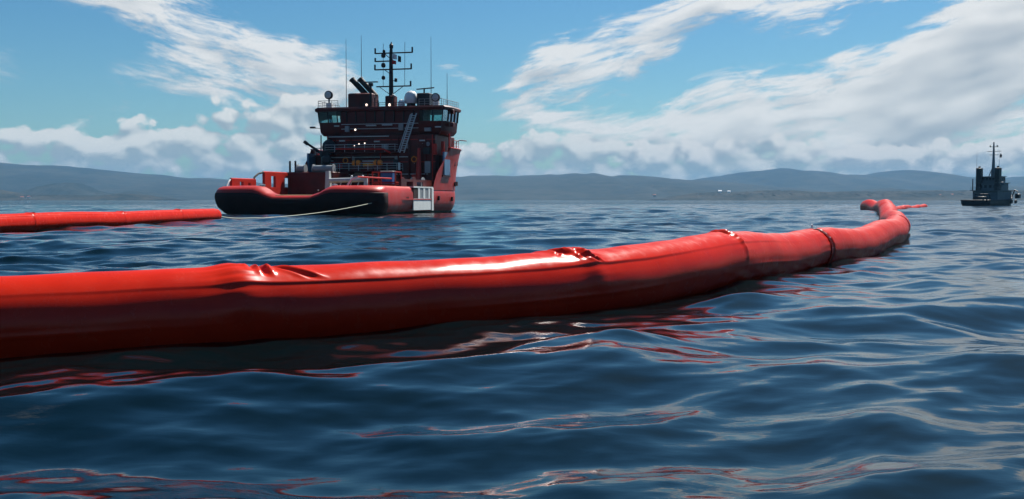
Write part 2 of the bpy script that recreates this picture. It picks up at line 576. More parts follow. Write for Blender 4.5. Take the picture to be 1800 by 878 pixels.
def hill_mat(name, a, b, scale):
    m = bpy.data.materials.new(name); m.use_nodes = True
    q = NT(m.node_tree); p = m.node_tree.nodes['Principled BSDF']
    t = q.new('ShaderNodeTexCoord'); v = t.outputs['Object']
    n = q.m('ADD', q.m('MULTIPLY', q.noise(v, scale, 6.0, .65), .6), q.m('MULTIPLY', q.noise(v, scale * 6, 5.0, .6), .4))
    q.put(p.inputs['Base Color'], q.mix(q.smooth(n, .4, .62), a, b))
    p.inputs['Roughness'].default_value = 1.0; p.inputs['Specular IOR Level'].default_value = .1
    return m

HM = [hill_mat('wooded_hillside', (.012, .018, .016, 1), (.040, .044, .036, 1), .0016),
      hill_mat('shore_woods_and_fields', (.007, .012, .010, 1), (.045, .044, .034, 1), .006)]


def hills(name, prof, D, depth, material, rough=.05, tree=0.0, seed=0, n=520):
    """a ridge: prof lists the crest, D its distance; it slopes to the water on the near side"""
    g = np.random.RandomState(seed)
    xs = np.array([p[0] for p in prof], float); ys = np.array([p[1] for p in prof], float)
    u = np.linspace(xs[0], xs[-1], n)
    h = np.interp(u, xs, ys)
    ker = np.hanning(13); ker /= ker.sum()
    h = np.convolve(np.pad(h, 6, mode='edge'), ker, 'valid')
    jag = np.zeros(n)
    for o in range(5):
        kk = 9 * 2 ** o
        jag += np.interp(np.linspace(0, kk, n), np.arange(kk + 1), g.randn(kk + 1)) * (2.2 / 1.4 ** o)
    h = h - jag * np.clip((352 - h) / 26.0, 0, 1)
    crest = (352 - h) / 1900.0 * D + CAM_H
    rows = 26
    tt = np.concatenate([np.linspace(0, 1, 16), np.linspace(1, 2, rows - 15)[1:]])
    def field(a, b, s):
        z = 0
        for o in range(6):
            f = 2.0 ** o
            p1, p2, p3 = g.rand(3) * 6.28
            z = z + np.sin(a * f / s + p1 + 1.5 * np.sin(b * f / s * .8 + p2)) * np.cos(b * f / s * 1.3 + p3) / f
        return z
    Uw = (u - 900) / 1900.0 * D
    A, B = np.meshgrid(Uw, tt, indexing='xy')
    nf = field(A, B * depth, depth * .9)
    P = np.clip(np.where(B <= 1, np.sin(B * math.pi / 2) ** 1.15, np.cos((B - 1) * math.pi / 2)), 0, 1)
    Zc = np.maximum(crest - 0.0, 0)[None, :] * P
    Zc = Zc + nf * rough * Zc * np.where(np.abs(B - 1) < .02, .25, 1.0)
    if tree:
        Zc = Zc + tree * g.rand(*Zc.shape) * np.clip(Zc / (tree * 1.5), 0, 1)
    Zc = np.where(crest[None, :] < .5, -2.0, Zc - 1.5 * (B < .01) - 1.5 * (B > 1.99))
    Yc = D + (B - 1) * depth
    Xc = A * (Yc / D) ** .0
    V = np.stack([Xc, Yc, Zc], -1).reshape(-1, 3)
    mb = MB(); nn = len(u)
    F = [(i * nn + j, i * nn + j + 1, (i + 1) * nn + j + 1, (i + 1) * nn + j) for i in range(len(tt) - 1) for j in range(nn - 1)]
    mb.v = [tuple(p) for p in V]; mb.f = F
    return mb.build(name, material, None, 180 if not tree else 60, kind='structure')

hills('hills_far_ridge', [(-700, 268), (-300, 276), (0, 286), (60, 290), (120, 293), (160, 298), (250, 307), (300, 311), (340, 316), (450, 318),
      (600, 320), (720, 316), (820, 313), (860, 310), (900, 313), (960, 309), (1010, 306), (1060, 308), (1130, 310), (1200, 315), (1260, 322), (1400, 335), (1500, 352)],
      8200, 2600, HM[0], .06, 0, 1)
hills('hills_mountain', [(1050, 352), (1180, 325), (1235, 315), (1290, 304), (1340, 297), (1360, 296), (1420, 300), (1470, 308), (1525, 314), (1550, 309),
      (1577, 304), (1605, 308), (1640, 315), (1700, 316), (1750, 314), (1800, 308), (1900, 302), (2150, 306), (2600, 300)], 10500, 3000, HM[0], .05, 0, 2)
hills('hills_middle', [(900, 352), (1000, 345), (1080, 336), (1130, 328), (1170, 327), (1230, 331), (1300, 336), (1420, 338), (1550, 334), (1700, 336), (1850, 330), (2300, 334)],
      6600, 1200, HM[0], .08, 4, 3)
hills('shore_point', [(1150, 352), (1190, 347), (1225, 343), (1290, 341), (1330, 339), (1400, 338), (1470, 341), (1540, 339), (1600, 340), (1680, 338), (1800, 337), (2000, 335), (2400, 338)],
      4700, 500, HM[1], .10, 9, 4, 700)
hills('headland_hill', [(30, 352), (60, 344), (85, 333), (105, 327), (122, 325), (138, 328), (155, 337), (190, 343), (215, 341), (235, 339), (260, 341), (285, 347), (296, 352)],
      5600, 500, HM[0], .05, 5, 5)
hills('headland_shore', [(-500, 334), (-200, 332), (-40, 334), (8, 340), (30, 345), (60, 346), (120, 346), (180, 347), (230, 345), (270, 348), (300, 352)],
      4500, 350, HM[1], .10, 8, 6)


def beach(name, px0, px1, D, w):
    b = MB(); n = 24; top = []; bot = []
    for i in range(n + 1):
        px = px0 + (px1 - px0) * i / n
        x, _ = px_world(px, 352, D); e = math.sin(math.pi * i / n) ** .5
        bot.append((x, D - w * e, -.6)); top.append((x, D + w * .4, .4 + 2.4 * e))
    b.loft([bot, top], False)
    return b.build(name, mat(name + '_sand', (.42, .36, .26), .9, .15, .02), None, 0, kind='structure')

beach('beach_left', 22, 66, 4190, 40)
beach('beach_right', 1330, 1440, 4240, 40)
HW = [mat('far_house_white_render', (.82, .82, .80), .7, .03, .1), mat('far_house_cream_render', (.55, .48, .38), .7, .05, .1)]
HR = [mat('far_house_tile_roof', (.30, .10, .06), .8, .1, .1), mat('far_house_pale_roof', (.75, .76, .76), .3, .05, .1)]


def house(px, py, D, w, d, h, wi, ri, label, cat='building'):
    x, z = px_world(px, py, D)
    t = empty('shore_building', (x, D, z - h * .5), R(rnd.uniform(-25, 25)), label=label, category=cat, group='buildings on the far shore')
    MB().box((-w / 2, -d / 2, -h), (w / 2, d / 2, h)).build('wall', HW[wi], t, 0)
    o = .6
    MB().add([(-w / 2 - o, -d / 2 - o, h), (w / 2 + o, -d / 2 - o, h), (w / 2 + o, d / 2 + o, h), (-w / 2 - o, d / 2 + o, h), (-w / 2 - o, 0, h + d * .28), (w / 2 + o, 0, h + d * .28)],
             [(0, 1, 5, 4), (2, 3, 4, 5), (1, 2, 5), (3, 0, 4), (3, 2, 1, 0)]).build('roof', HR[ri], t, 0)
    for k in range(3):
        MB().box((-w / 2 + w * (k + .5) / 3 - .8, -d / 2 - .06, h * .1), (-w / 2 + w * (k + .5) / 3 + .8, -d / 2 + .1, h * .6)).build('window', 'black', t, 0)

house(1265, 337.5, 4560, 14, 16, 5, 0, 1, 'left of the two bright white buildings on the far right shore')
house(1281, 338, 4560, 11, 14, 5, 0, 1, 'right of the two bright white buildings on the far right shore')
for px, py, wi, ri, lab in [(40, 347.5, 1, 0, 'tiny cream house above the left beach, nearest the left edge'), (52, 347, 0, 0, 'tiny white house at the right end of the left beach'),
                            (1652, 344, 1, 0, 'tiny cream house on the right shore well left of the small tug'),
                            (1672, 343, 0, 0, 'tiny white house on the right shore just left of the small tug'),
                            (1700, 344.5, 0, 0, 'tiny white house on the shore right behind the left side of the small tug'), (1150, 344, 1, 0, 'tiny cream house low on the middle hills')]:
    house(px, py, 4430 if px > 900 else 4270, 12, 10, 4, wi, ri, lab)


# ------------------------------------------------------------------ floating booms
def boom_mat():
    m = bpy.data.materials.new('red_boom_fabric'); m.use_nodes = True
    q = NT(m.node_tree); b = m.node_tree.nodes['Principled BSDF']
    t = q.new('ShaderNodeTexCoord'); v = t.outputs['Object']
    n = q.smooth(q.noise(v, 1.3, 6.0, .6), .3, .7)
    c = q.mix(n, (.43, .013, .003, 1), (.49, .018, .0045, 1))
    sc = q.smooth(q.noise(q.mapping(v, scale=(1, 1, 3)), 9.0, 8.0, .7), .66, .76, 0, .35)
    c = q.mix(sc, c, (.36, .03, .015, 1))
    sf = q.smooth(q.noise(q.mapping(v, rot=(0, 0, R(38)), scale=(.5, 3, 3)), 5.0, 9.0, .72), .63, .72, 0, .30)
    c = q.mix(sf, c, (.55, .08, .045, 1))
    q.put(b.inputs['Base Color'], c)
    q.put(b.inputs['Roughness'], q.smooth(q.noise(v, 4.0, 6.0, .65), .3, .7, .19, .29))
    b.inputs['Specular IOR Level'].default_value = .085
    bn = q.new('ShaderNodeBump'); bn.inputs['Strength'].default_value = .08; bn.inputs['Distance'].default_value = .012
    q.put(bn.inputs['Height'], q.m('ADD', q.noise(v, 3.5, 4.0, .5), q.m('MULTIPLY', q.noise(v, 26.0, 4.0, .6), .12)))
    q.put(b.inputs['Normal'], bn.outputs[0])
    # coated cloth: the weave keeps its gloss low even at a glancing view
    b.inputs['Specular IOR Level'].default_value = 0.0
    gl = q.new('ShaderNodeBsdfGlossy')
    q.put(gl.inputs['Roughness'], b.inputs['Roughness'].links[0].from_socket)
    q.put(gl.inputs['Normal'], bn.outputs[0])
    fr = q.new('ShaderNodeFresnel'); fr.inputs[0].default_value = 1.4
    mx = q.new('ShaderNodeMixShader')
    q.put(mx.inputs[0], q.m('ADD', q.m('MULTIPLY', fr.outputs[0], .24), .016))
    q.put(mx.inputs[1], b.outputs[0]); q.put(mx.inputs[2], gl.outputs[0])
    q.put(m.node_tree.nodes['Material Output'].inputs[0], mx.outputs[0])
    return m

M['boom'] = boom_mat()
M['boomdark'] = mat('dark_red_webbing', (.20, .020, .014), .55, .2, 12.0, bump=.3, bscale=60)


class Path:
    def __init__(s, pts, step=.03):
        P = [Vector((p[0], p[1], p[2] if len(p) > 2 else 0)) for p in pts]
        P = [P[0] * 2 - P[1]] + P + [P[-1] * 2 - P[-2]]
        out = []
        for i in range(1, len(P) - 2):
            p0, p1, p2, p3 = P[i - 1:i + 3]
            t0 = 0; t1 = t0 + (p1 - p0).length ** .5; t2 = t1 + (p2 - p1).length ** .5; t3 = t2 + (p3 - p2).length ** .5
            n = max(8, int((p2 - p1).length / step))
            for k in range(n):
                t = t1 + (t2 - t1) * k / n
                a1 = p0 * ((t1 - t) / (t1 - t0)) + p1 * ((t - t0) / (t1 - t0))
                a2 = p1 * ((t2 - t) / (t2 - t1)) + p2 * ((t - t1) / (t2 - t1))
                a3 = p2 * ((t3 - t) / (t3 - t2)) + p3 * ((t - t2) / (t3 - t2))
                b1 = a1 * ((t2 - t) / (t2 - t0)) + a2 * ((t - t0) / (t2 - t0))
                b2 = a2 * ((t3 - t) / (t3 - t1)) + a3 * ((t - t1) / (t3 - t1))
                out.append(b1 * ((t2 - t) / (t2 - t1)) + b2 * ((t - t1) / (t2 - t1)))
        out.append(P[-2])
        s.p = np.array([tuple(v) for v in out])
        d = np.linalg.norm(np.diff(s.p[:, :2], axis=0), axis=1)
        s.s = np.concatenate([[0], np.cumsum(d)])
        s.L = s.s[-1]

    def at(s, q):
        return np.stack([np.interp(q, s.s, s.p[:, k]) for k in range(3)], -1)

    def near(s, x, y):
        return s.s[np.argmin((s.p[:, 0] - x) ** 2 + (s.p[:, 1] - y) ** 2)]


def wrap(a):
    return (a + math.pi) % (2 * math.pi) - math.pi


class Boom:
    """a floating tube: phi is measured from the viewer-side horizontal up over the top"""
    def __init__(s, path, radius, freeboard, creases=(), rings=(), grooves=(), seam=(.73, .020), seed=0, soft=1.0, ride=1.0):
        s.ride = ride
        s.fade = ([0, 1], [1, 1])
        s.girth = ([0, 1], [1, 1])
        s.path, s.Rr, s.fb = path, radius, freeboard
        s.creases, s.rings, s.grooves, s.seam = creases, rings, grooves, seam
        s.soft = soft
        g = np.random.RandomState(seed)
        s.ph = g.rand(40) * 6.28

    def fat(s, q):
        return np.interp(q, s.girth[0], s.girth[1])

    def seamfade(s, q):
        return np.interp(q, s.fade[0], s.fade[1])

    def radius(s, q, phi):
        r = np.full(np.broadcast(q, phi).shape, s.Rr) * s.fat(q)
        d = wrap(phi - s.seam[0])
        # welded overlap: a low step that runs along the tube
        r = r + s.seam[1] * np.where(d > 0, np.clip(1 - d / .55, 0, 1), np.clip(1 + d / .06, 0, 1)) * (.75 + .25 * np.sin(q * .9 + s.ph[0])) * s.seamfade(q)
        d2 = wrap(phi + .12)
        r = r + .012 * np.exp(-(d2 / .05) ** 2) * (.5 + .5 * np.sin(q * .7 + s.ph[3]))
        # slack fabric: long soft undulations
        r = r + s.soft * (.006 * np.sin(q * 2.1 + 2 * phi + s.ph[1]) + .004 * np.sin(q * 4.7 - 3 * phi + s.ph[2]) + .008 * np.sin(q * .8 + phi + s.ph[4]))
        for (c, amp, w) in s.rings:
            x = (q - c)
            crown = np.clip(.25 + .75 * np.sin(phi), .12, 1)          # the ring stands up most at the crown
            r = r + amp * np.exp(-(x / w) ** 2) * crown
            # puckers fan out from the ring
            fade = np.exp(-np.abs(x) / .40)
            r = r + fade * (.007 * np.sin(phi * 19 + s.ph[5] + 2 * x) + .004 * np.sin(phi * 37 + s.ph[6] - 3 * x)) * np.clip(crown * 1.4 - .4, 0, 1)
        for (c, depth, w) in s.grooves:
            x = np.abs(q - c)
            r = r - depth * np.exp(-(x / w) ** 4)
            fade = np.exp(-np.abs(x) / .5)
            r = r + fade * .010 * np.sin(phi * 21 + s.ph[7])
        for (c, ph0, ph1, slope, depth, w, cur) in s.creases:
            t = (phi - ph0) / (ph1 - ph0)
            mid = c + slope * t + cur * t * (1 - t)
            win = np.clip(t * 4, 0, 1) * np.clip((1 - t) * 4, 0, 1) * ((t > 0) & (t < 1))
            x = (q - mid) / w
            r = r + win * depth * (-np.exp(-x * x) + .75 * np.exp(-(x - 1.7) ** 2) + .45 * np.exp(-(x + 1.8) ** 2))
        return r

    def frame(s, q):
        p = s.path.at(q)
        e = .15
        t = s.path.at(np.minimum(q + e, s.path.L)) - s.path.at(np.maximum(q - e, 0))
        t[:, 2] = 0
        t /= np.linalg.norm(t, axis=1)[:, None]
        nh = np.stack([t[:, 1], -t[:, 0], 0 * t[:, 0]], -1)      # horizontal normal (to the right of travel)
        zc = s.ride * swell(p[:, 0], p[:, 1]) + s.fb - s.Rr + p[:, 2]
        c = p.copy(); c[:, 2] = zc
        return c, nh

    def surf(s, q, phi, off=0.0):
        c, nh = s.frame(q)
        r = s.radius(q[:, None], phi[None, :]) + off
        out = c[:, None, :] + nh[:, None, :] * (r * np.cos(phi))[..., None]
        out[..., 2] += r * np.sin(phi)
        return out

    def chamber(s, name, q0, q1, dq, nphi, parent, material='boom', cap0=False, cap1=False, off=0.0):
        n = max(4, int((q1 - q0) / dq))
        q = np.linspace(q0, q1, n + 1)
        phi = np.linspace(0, 2 * math.pi, nphi, endpoint=False)
        phi = np.sort(np.concatenate([phi, s.seam[0] + np.array([-.06, -.015, 0, .03])]))
        m = len(phi)
        V = s.surf(q, phi, off)
        b = MB()
        def dome(idx, sign):
            base = V[idx]; cen = base.mean(0)
            c, nh = s.frame(q[[idx]]); t = np.array([-nh[0, 1], nh[0, 0], 0]) * sign
            return [[tuple(cen + (p - cen) * math.cos(a) + t * (.30 * s.Rr * math.sin(a))) for p in base] for a in (.35, .7, 1.05, 1.3, 1.5)]
        rings = [[tuple(p) for p in ring] for ring in V]
        if cap0:
            rings = dome(0, -1)[::-1] + rings
        if cap1:
            rings = rings + dome(-1, 1)
        b.loft([r[::-1] for r in rings], True, cap0 or cap1)
        return b.build(name, material, parent, 50)


path_main = Path([(-21, 6.6, -.13), (-15.5, 8.6, -.13), (-10.6, 10.7, -.13), (-6.1, 12.85, -.13), (-3.53, 14.3, -.13), (-1.63, 15.55, -.12), (.36, 17.1, -.08), (2.0, 18.95, -.04), (4.0, 22.1), (6.2, 26.4),
                  (8.6, 31.0), (11.4, 36.2), (14.4, 42.4), (16.6, 47.2), (18.3, 51.5), (20.0, 56), (23.0, 65), (28.6, 82), (35, 101), (40.4, 119), (43.0, 131.0), (45.6, 138, -.1),
                  (52, 153, -.2), (62, 178, -.3), (78, 216, -.35), (92, 246, -.35), (104, 272, -.35)])
J = [path_main.near(*p) for p in [(-10.6, 10.7), (-3.53, 14.3), (.78, 17.5), (4.4, 22.9), (8.6, 31.0), (18.3, 51.5), (35, 101), (45.6, 138), (62, 178), (78, 216)]]
jA, jB, jC, jD = J[1], J[2], J[3], J[4]
main_creases = [
    # joint by the left: a pucker at the crown with one long fold running away to the right
    (jA + .02, 1.10, 1.95, .03, .034, .045, .05), (jA + .17, .90, 1.75, -.02, .048, .045, .04), (jA + .85, .78, 1.60, -.62, .036, .07, .0),
    # middle joint: a deep fold over the crown and a bent one below it
    (jB - .02, 1.15, 2.4, -.42, .075, .085, .10), (jB + .14, .86, 1.40, .04, .048, .055, .06), (jB + .45, .72, 1.15, -.38, .040, .05, .0),
    (jB - .32, 1.15, 1.5, .22, .018, .045, .0), (jC - .16, 1.1, 2.2, -.10, .042, .07, .0),
]
main = Boom(path_main, .60, 1.0, main_creases, [(jA - .20, .060, .26), (jB + .30, .060, .24), (jC, .055, .11), (J[0], .03, .12)],
            [(jD, .17, .17), (J[5], .14, .16), (J[6], .12, .2), (J[7], .15, .2), (J[8], .12, .2), (J[9], .12, .2)], seed=3)
main.fade = ([jA - 1, jA + 1.2, jB, jC, jD], [.35, 1, 1, .6, .12])
main.girth = ([J[5] + 8, path_main.near(35, 101), path_main.near(43, 131), J[7]], [1, 1.3, 1.35, 1])
boom_root = empty('floating_boom', (0, 0, 0), label='long red inflated floating boom winding from the left foreground to the right distance', category='floating boom',
                  group='red floating booms')
bounds = [.05] + J + [path_main.L - .05]
for i in range(len(bounds) - 1):
    a, b = bounds[i], bounds[i + 1]
    pm = path_main.at(np.array([(a + b) / 2]))[0]
    d = math.hypot(pm[0], pm[1])
    main.chamber('air_chamber', a, b, .025 if d < 20 else (.04 if d < 40 else .14), 150 if d < 30 else (72 if d < 60 else 40), boom_root, cap0=(i == 0), cap1=(i == len(bounds) - 2))


def band(boom, name, q0, q1, off, parent, material='boom', ph0=-1.2, ph1=math.pi + 1.2, n=60):
    """a strip of fabric that follows the tube's skin"""
    q = np.linspace(q0, q1, 7); phi = np.linspace(ph0, ph1, n)
    o = np.array([-.004, off, off, off, off, off, -.004])
    b = MB()
    V = np.stack([boom.surf(q[k:k + 1], phi, o[k])[0] for k in range(7)], 0)
    b.loft([[tuple(p) for p in r][::-1] for r in V], False)
    return b.build(name, material, parent, 50)

for c in (J[0],):
    band(main, 'seam_band', c - .05, c + .05, .006, boom_root)


def valve(boom, q, phi, parent, r=.055):
    c = boom.surf(np.array([q]), np.array([phi]), .0)[0, 0]
    o = empty_mesh = MB().lathe((0, 0, 0), [(r * 1.5, -.01), (r * 1.5, .012), (r, .018), (r, .05), (r * .8, .06), (.001, .06)], 14).build('inflation_valve', 'black', parent, 40)
    o.location = c
    cc, nh = boom.frame(np.array([q]))
    nrm = Vector((nh[0, 0] * math.cos(phi), nh[0, 1] * math.cos(phi), math.sin(phi)))
    o.rotation_euler = nrm.to_track_quat('Z', 'Y').to_euler()
    return o

def coupling(boom, c, parent, bolts=True, r_in=.40):
    """the bolted coupling between two lengths of boom"""
    q = np.array([c]); cc, nh = boom.frame(q); cc = cc[0]; nh = nh[0]
    t = np.array([-nh[1], nh[0], 0])
    phi = np.linspace(0, 2 * math.pi, 40, endpoint=False)
    def ringpts(r, off, wob=0.0):
        return [tuple(cc + t * (off + wob * math.sin(7 * p)) + nh * (r * math.cos(p)) + np.array([0, 0, r * math.sin(p)])) for p in phi]
    for sgn in (-1, 1):
        b = MB()
        o = sgn * (.11 if bolts else .055)
        b.loft([ringpts(.42, o - .014), ringpts(.605, o - .02, .022), ringpts(.62, o, .022), ringpts(.605, o + .02, .022), ringpts(.42, o + .014)], True)
        b.build('coupling_flange', 'boom' if sgn < 0 else 'boomdark', parent, 50)
    MB().loft([ringpts(.45, -.16), ringpts(.49, -.06, .02), ringpts(.47, .0, .02), ringpts(.49, .06, .02), ringpts(.45, .16)], True).build('coupling_sleeve', 'boomdark', parent, 50)
    if bolts:
        for k in range(15):
            p = -.15 + k * (math.pi + .5) / 14
            rr = .60 + .02 * math.sin(k * 2.3)
            a = cc + nh * (rr * math.cos(p)) + np.array([0, 0, rr * math.sin(p)])
            MB().tube([a - t * .17, a - t * .15, a + t * .15, a + t * .17], [.010, .016, .016, .010], 8).build('coupling_bolt', 'grey', parent, 40)
        # shackles at the crown and hanging straps
        a = cc + np.array([0, 0, .63])
        MB().tube([a - t * .06 + nh * .02, a - t * .05 + np.array([0, 0, .06]), a + np.array([0, 0, .10]), a + t * .05 + np.array([0, 0, .06]), a + t * .06], .018, 8).build('shackle', 'steel', parent, 60)
        for off, ph0, ph1 in ((-.22, -.75, 1.05), (.03, -.8, .6), (-.06, -.8, 1.3), (-.14, -.8, .9), (.08, -.7, .2)):
            pts = [tuple(cc + t * (off + .02 * math.sin(5 * p)) + nh * (.625 * math.cos(p)) + np.array([0, 0, .625 * math.sin(p)])) for p in np.linspace(ph1, ph0, 14)]
            MB().tube(pts, .014, 6).build('hanging_strap', 'boomdark' if off > -.1 else 'boom', parent, 60)

coupling(main, jD, boom_root)
coupling(main, J[5], boom_root, bolts=False)

path_left = Path([(-38, 36), (-33.2, 48), (-30.0, 62), (-28.3, 72), (-26.9, 83), (-25.6, 93.2)], .1)
JL = [path_left.near(*p) for p in [(-31.2, 56), (-29.35, 65.5), (-27.75, 76.2), (-26.6, 85.6)]]
left = Boom(path_left, .60, 1.02, [(JL[1] + .2, .9, 2.0, .2, .04, .08, .0), (JL[2] + .2, .7, 1.9, .3, .05, .09, .05), (JL[3] - .1, .9, 2.0, .0, .035, .08, .0)],
            [(c, .03, .16) for c in JL], [], seed=9, seam=(.8, .02), soft=.3, ride=.25)
left_root = empty('floating_boom', (0, 0, 0), label='shorter red floating boom ending beside the red ship\'s stern at the left', category='floating boom', group='red floating booms')
bl = [.05] + JL + [path_left.L]
for i in range(len(bl) - 1):
    left.chamber('air_chamber', bl[i], bl[i + 1], .06, 72, left_root, cap0=(i == 0), cap1=(i == len(bl) - 2))
for c in JL:
    band(left, 'seam_band', c - .12, c + .12, .015, left_root)
    valve(left, c + .8, 1.8, left_root, .09)
band(left, 'end_band', path_left.L - .75, path_left.L - .25, .02, left_root, 'boom')
cl, nl = left.frame(np.array([path_left.L]))
tl = np.array([-nl[0, 1], nl[0, 0], 0])
MB().tube([tuple(cl[0] + tl * .1), tuple(cl[0] + tl * .42)], .07, 10).build('tow_eye', 'steel', left_root)
TOW = cl[0] + tl * .42


# ------------------------------------------------------------------ the red ship
AL = R(13.8)
SO = Vector((-25.75, 125.6, -.05))
ship = empty('rescue_tug', SO, -AL, label='large red offshore tug seen from its dark stern with mast and wheelhouse', category='ship')


def plan(hb, y0, yb, ys=26.0, ry=3.6, n=3.6, ns=26, nb=26, bpow=2.3):
    """half outline of the hull at one level, stern centre to stem"""
    out = []
    for i in range(ns + 1):
        a = (i / ns) * math.pi / 2
        out.append((hb * math.sin(a) ** (2 / n), y0 + ry * (1 - math.cos(a) ** (2 / n) if i < ns else 1.0)))
    for i in range(1, 12):
        out.append((hb, y0 + ry + (ys - y0 - ry) * i / 12))
    for i in range(nb + 1):
        t = i / nb
        out.append((hb * (1 - t ** bpow), ys + (yb - ys) * t ** .9))
    return out


def ztop(x, y):
    """the bulwark dips at the stern roller"""
    if y > 6:
        return 3.55
    f = min(1, max(0, (abs(x) - 2.0) / 2.6)); f = f * f * (3 - 2 * f)
    return 2.45 + 1.10 * f

levels = [(-1.6, 7.8, 4.2, 41), (-.4, 8.7, 2.4, 42.2), (.1, 9.2, 1.5, 42.6), (.5, 9.62, .9, 42.9), (1.0, 9.88, .45, 43.2), (1.6, 9.98, .15, 43.5), (2.2, 10.0, .0, 43.8),
          (2.7, 9.99, .05, 44.0), (3.05, 9.93, .22, 44.2), (3.32, 9.80, .55, 44.3), (3.5, 9.55, 1.05, 44.3), (3.55, 9.30, 1.5, 44.3)]
rings = []
for (z, hb, y0, yb) in levels:
    half = plan(hb, y0, yb, 30.5)
    def zz(x, y):
        return z if z < 1.0 else 1.0 + (z - 1.0) * (ztop(x, y) - 1.0) / 2.55
    r = [(x * (1 + .10 * max(0, 1 - y / 11)), y, zz(x, y)) for x, y in half]
    rings.append([(-x, y, q) for x, y, q in r[:0:-1]] + r)
# dark band round the stern, the red hull's shade put into its colour
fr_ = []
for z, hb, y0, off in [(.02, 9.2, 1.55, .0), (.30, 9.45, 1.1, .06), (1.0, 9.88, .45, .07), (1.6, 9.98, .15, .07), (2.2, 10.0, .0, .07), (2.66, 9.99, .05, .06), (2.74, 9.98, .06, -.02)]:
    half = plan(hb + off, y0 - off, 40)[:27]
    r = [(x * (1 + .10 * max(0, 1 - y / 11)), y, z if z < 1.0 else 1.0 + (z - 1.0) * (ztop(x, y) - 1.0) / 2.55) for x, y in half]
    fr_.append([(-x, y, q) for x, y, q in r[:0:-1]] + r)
MB().loft(fr_, False).build('stern_shade_band', 'stern_shade', ship, 50)
# inner face of the bulwark
for z, ins in ((3.5, 1.0), (1.95, 1.05)):   # inner face
    half = plan(9.98 - ins, 0 + ins + 1.0, 43.0, 30.5)
    r = [(x, y, min(z, ztop(x, y) - .05)) for x, y in half]
    rings.append([(-x, y, q) for x, y, q in r[:0:-1]] + r)
MB().loft(rings, True).build('hull', 'hull', ship, 50)
half = plan(9.2, 1.4, 42.0, 30.5)
ring = [(-x, y, 2.0) for x, y in half[:0:-1]] + [(x, y, 2.0) for x, y in half]
db = MB().add(ring, [tuple(range(len(ring)))]).build('deck', 'deck', ship, 0)
MB().lathe((-2.4, 1.05, 2.05), [(.02, 0), (.42, 0), (.42, 4.8), (.02, 4.8)], 20, 'X').build('stern_roller', 'wood', ship, 40)
for k in range(10):       # wooden sheathing planks of the after deck
    MB().box((-3.6 + k * .72, 1.9, 2.004), (-2.94 + k * .72, 22, 2.07)).build('deck_plank', 'wood', ship, 0)

# raised forecastle sides
rings = []
N = 34
for z, hb, yb in [(3.2, 9.96, 44.0), (4.2, 10.0, 44.4), (5.4, 10.05, 45.0), (6.6, 10.15, 45.8), (7.8, 10.3, 46.8), (8.6, 10.42, 47.6), (9.1, 10.5, 48.2)]:
    ya = np.interp(z, [3.2, 5.0, 7.5, 9.1], [22.9, 23.6, 27.2, 29.2])
    half = []
    for i in range(N + 1):
        t = i / N
        if t < .35:
            half.append((hb, ya + (30.5 - ya) * t / .35))
        else:
            k = (t - .35) / .65
            half.append((hb * (1 - k ** 2.3), 30.5 + (yb - 30.5) * k ** .9))
    rings.append([(-x, y, z) for x, y in half[::1]][:-1] + [(x, y, z) for x, y in half[::-1]])
rin = [[(x * .965, y - .25 * (abs(x) < 9), z) for x, y, _ in rings[-1]] for z in (9.1, 8.0)]
MB().loft(rings + rin, False).build('forecastle_side', 'hull', ship, 50)
fr = [(x * .965, y, 8.05) for x, y, _ in rings[-2]]
MB().add(fr, [tuple(range(len(fr)))]).build('forecastle_deck', 'shade_red', ship, 0)
MB().tube([(x, y, 9.12) for x, y, _ in rings[-1]], .11, 8).build('forecastle_cap_rail', 'red', ship)
# aft bulkheads closing the forecastle under the house
MB().box((-9.7, 29.0, 2.0), (9.7, 29.3, 8.1)).build('forecastle_bulkhead', 'shade_red', ship, 0)

# starboard side: pale boarding station, freeing slots, fender bars, blue panel
for sx in (1, -1):
    def X(a, b):
        return (min(sx * a, sx * b), max(sx * a, sx * b))
    def side_box(name, y0, y1, z0, z1, x0, x1, m):
        xa, xb = X(x0, x1)
        return MB().box((xa, y0, z0), (xb, y1, z1)).build(name, m, ship, 0)
    side_box('boarding_panel', 14.6, 21.6, .55, 2.02, 9.93, 10.06, 'white')
    side_box('boarding_sill', 14.6, 22.6, 3.42, 3.60, 9.5, 10.09, 'white')
    for y in (16.4, 18.5, 20.6):
        side_box('boarding_post', y, y + .75, 2.02, 3.42, 9.93, 10.07, 'white')
    side_box('boarding_pilaster', 21.9, 22.7, .45, 3.42, 9.93, 10.12, 'white')
    for y0, y1 in ((14.7, 16.4), (17.15, 18.5), (19.25, 20.6)):
        side_box('boarding_opening', y0, y1, 2.03, 3.40, 9.94, 10.03, 'slot' if y0 < 15 else 'grey')
    for y0, y1 in ((5.0, 7.2), (8.6, 13.8)):
        n = int((y1 - y0) / .75)
        for k in range(n):
            side_box('freeing_port', y0 + k * .75, y0 + k * .75 + .58, 2.05, 2.24, 9.95, 10.015, 'slot')
    side_box('fairlead_slot', 7.45, 8.35, 2.02, 3.15, 9.94, 10.02, 'slot')
    side_box('rubbing_strake', 5.2, 22.8, 1.86, 1.98, 9.96, 10.10, 'red')
    side_box('side_locker', 27.2, 29.8, 5.3, 8.5, 10.0, 10.26, 'lblue')
    side_box('side_locker_frame', 26.7, 30.2, 5.05, 5.29, 10.0, 10.22, 'shade_red')
    for (y, z) in ((32.5, 7.0), (34.4, 7.1), (33, 4.1), (34.6, 4.2), (31.2, 2.0), (25.0, 2.1), (36.5, 7.2)):
        hb = 10.22 * (1 - max(0, (y - 30.5) / 15.5) ** 2.55)
        side_box('hull_port', y - .16, y + .16, z - .3, z + .3, hb - .5, hb + .02, 'slot')

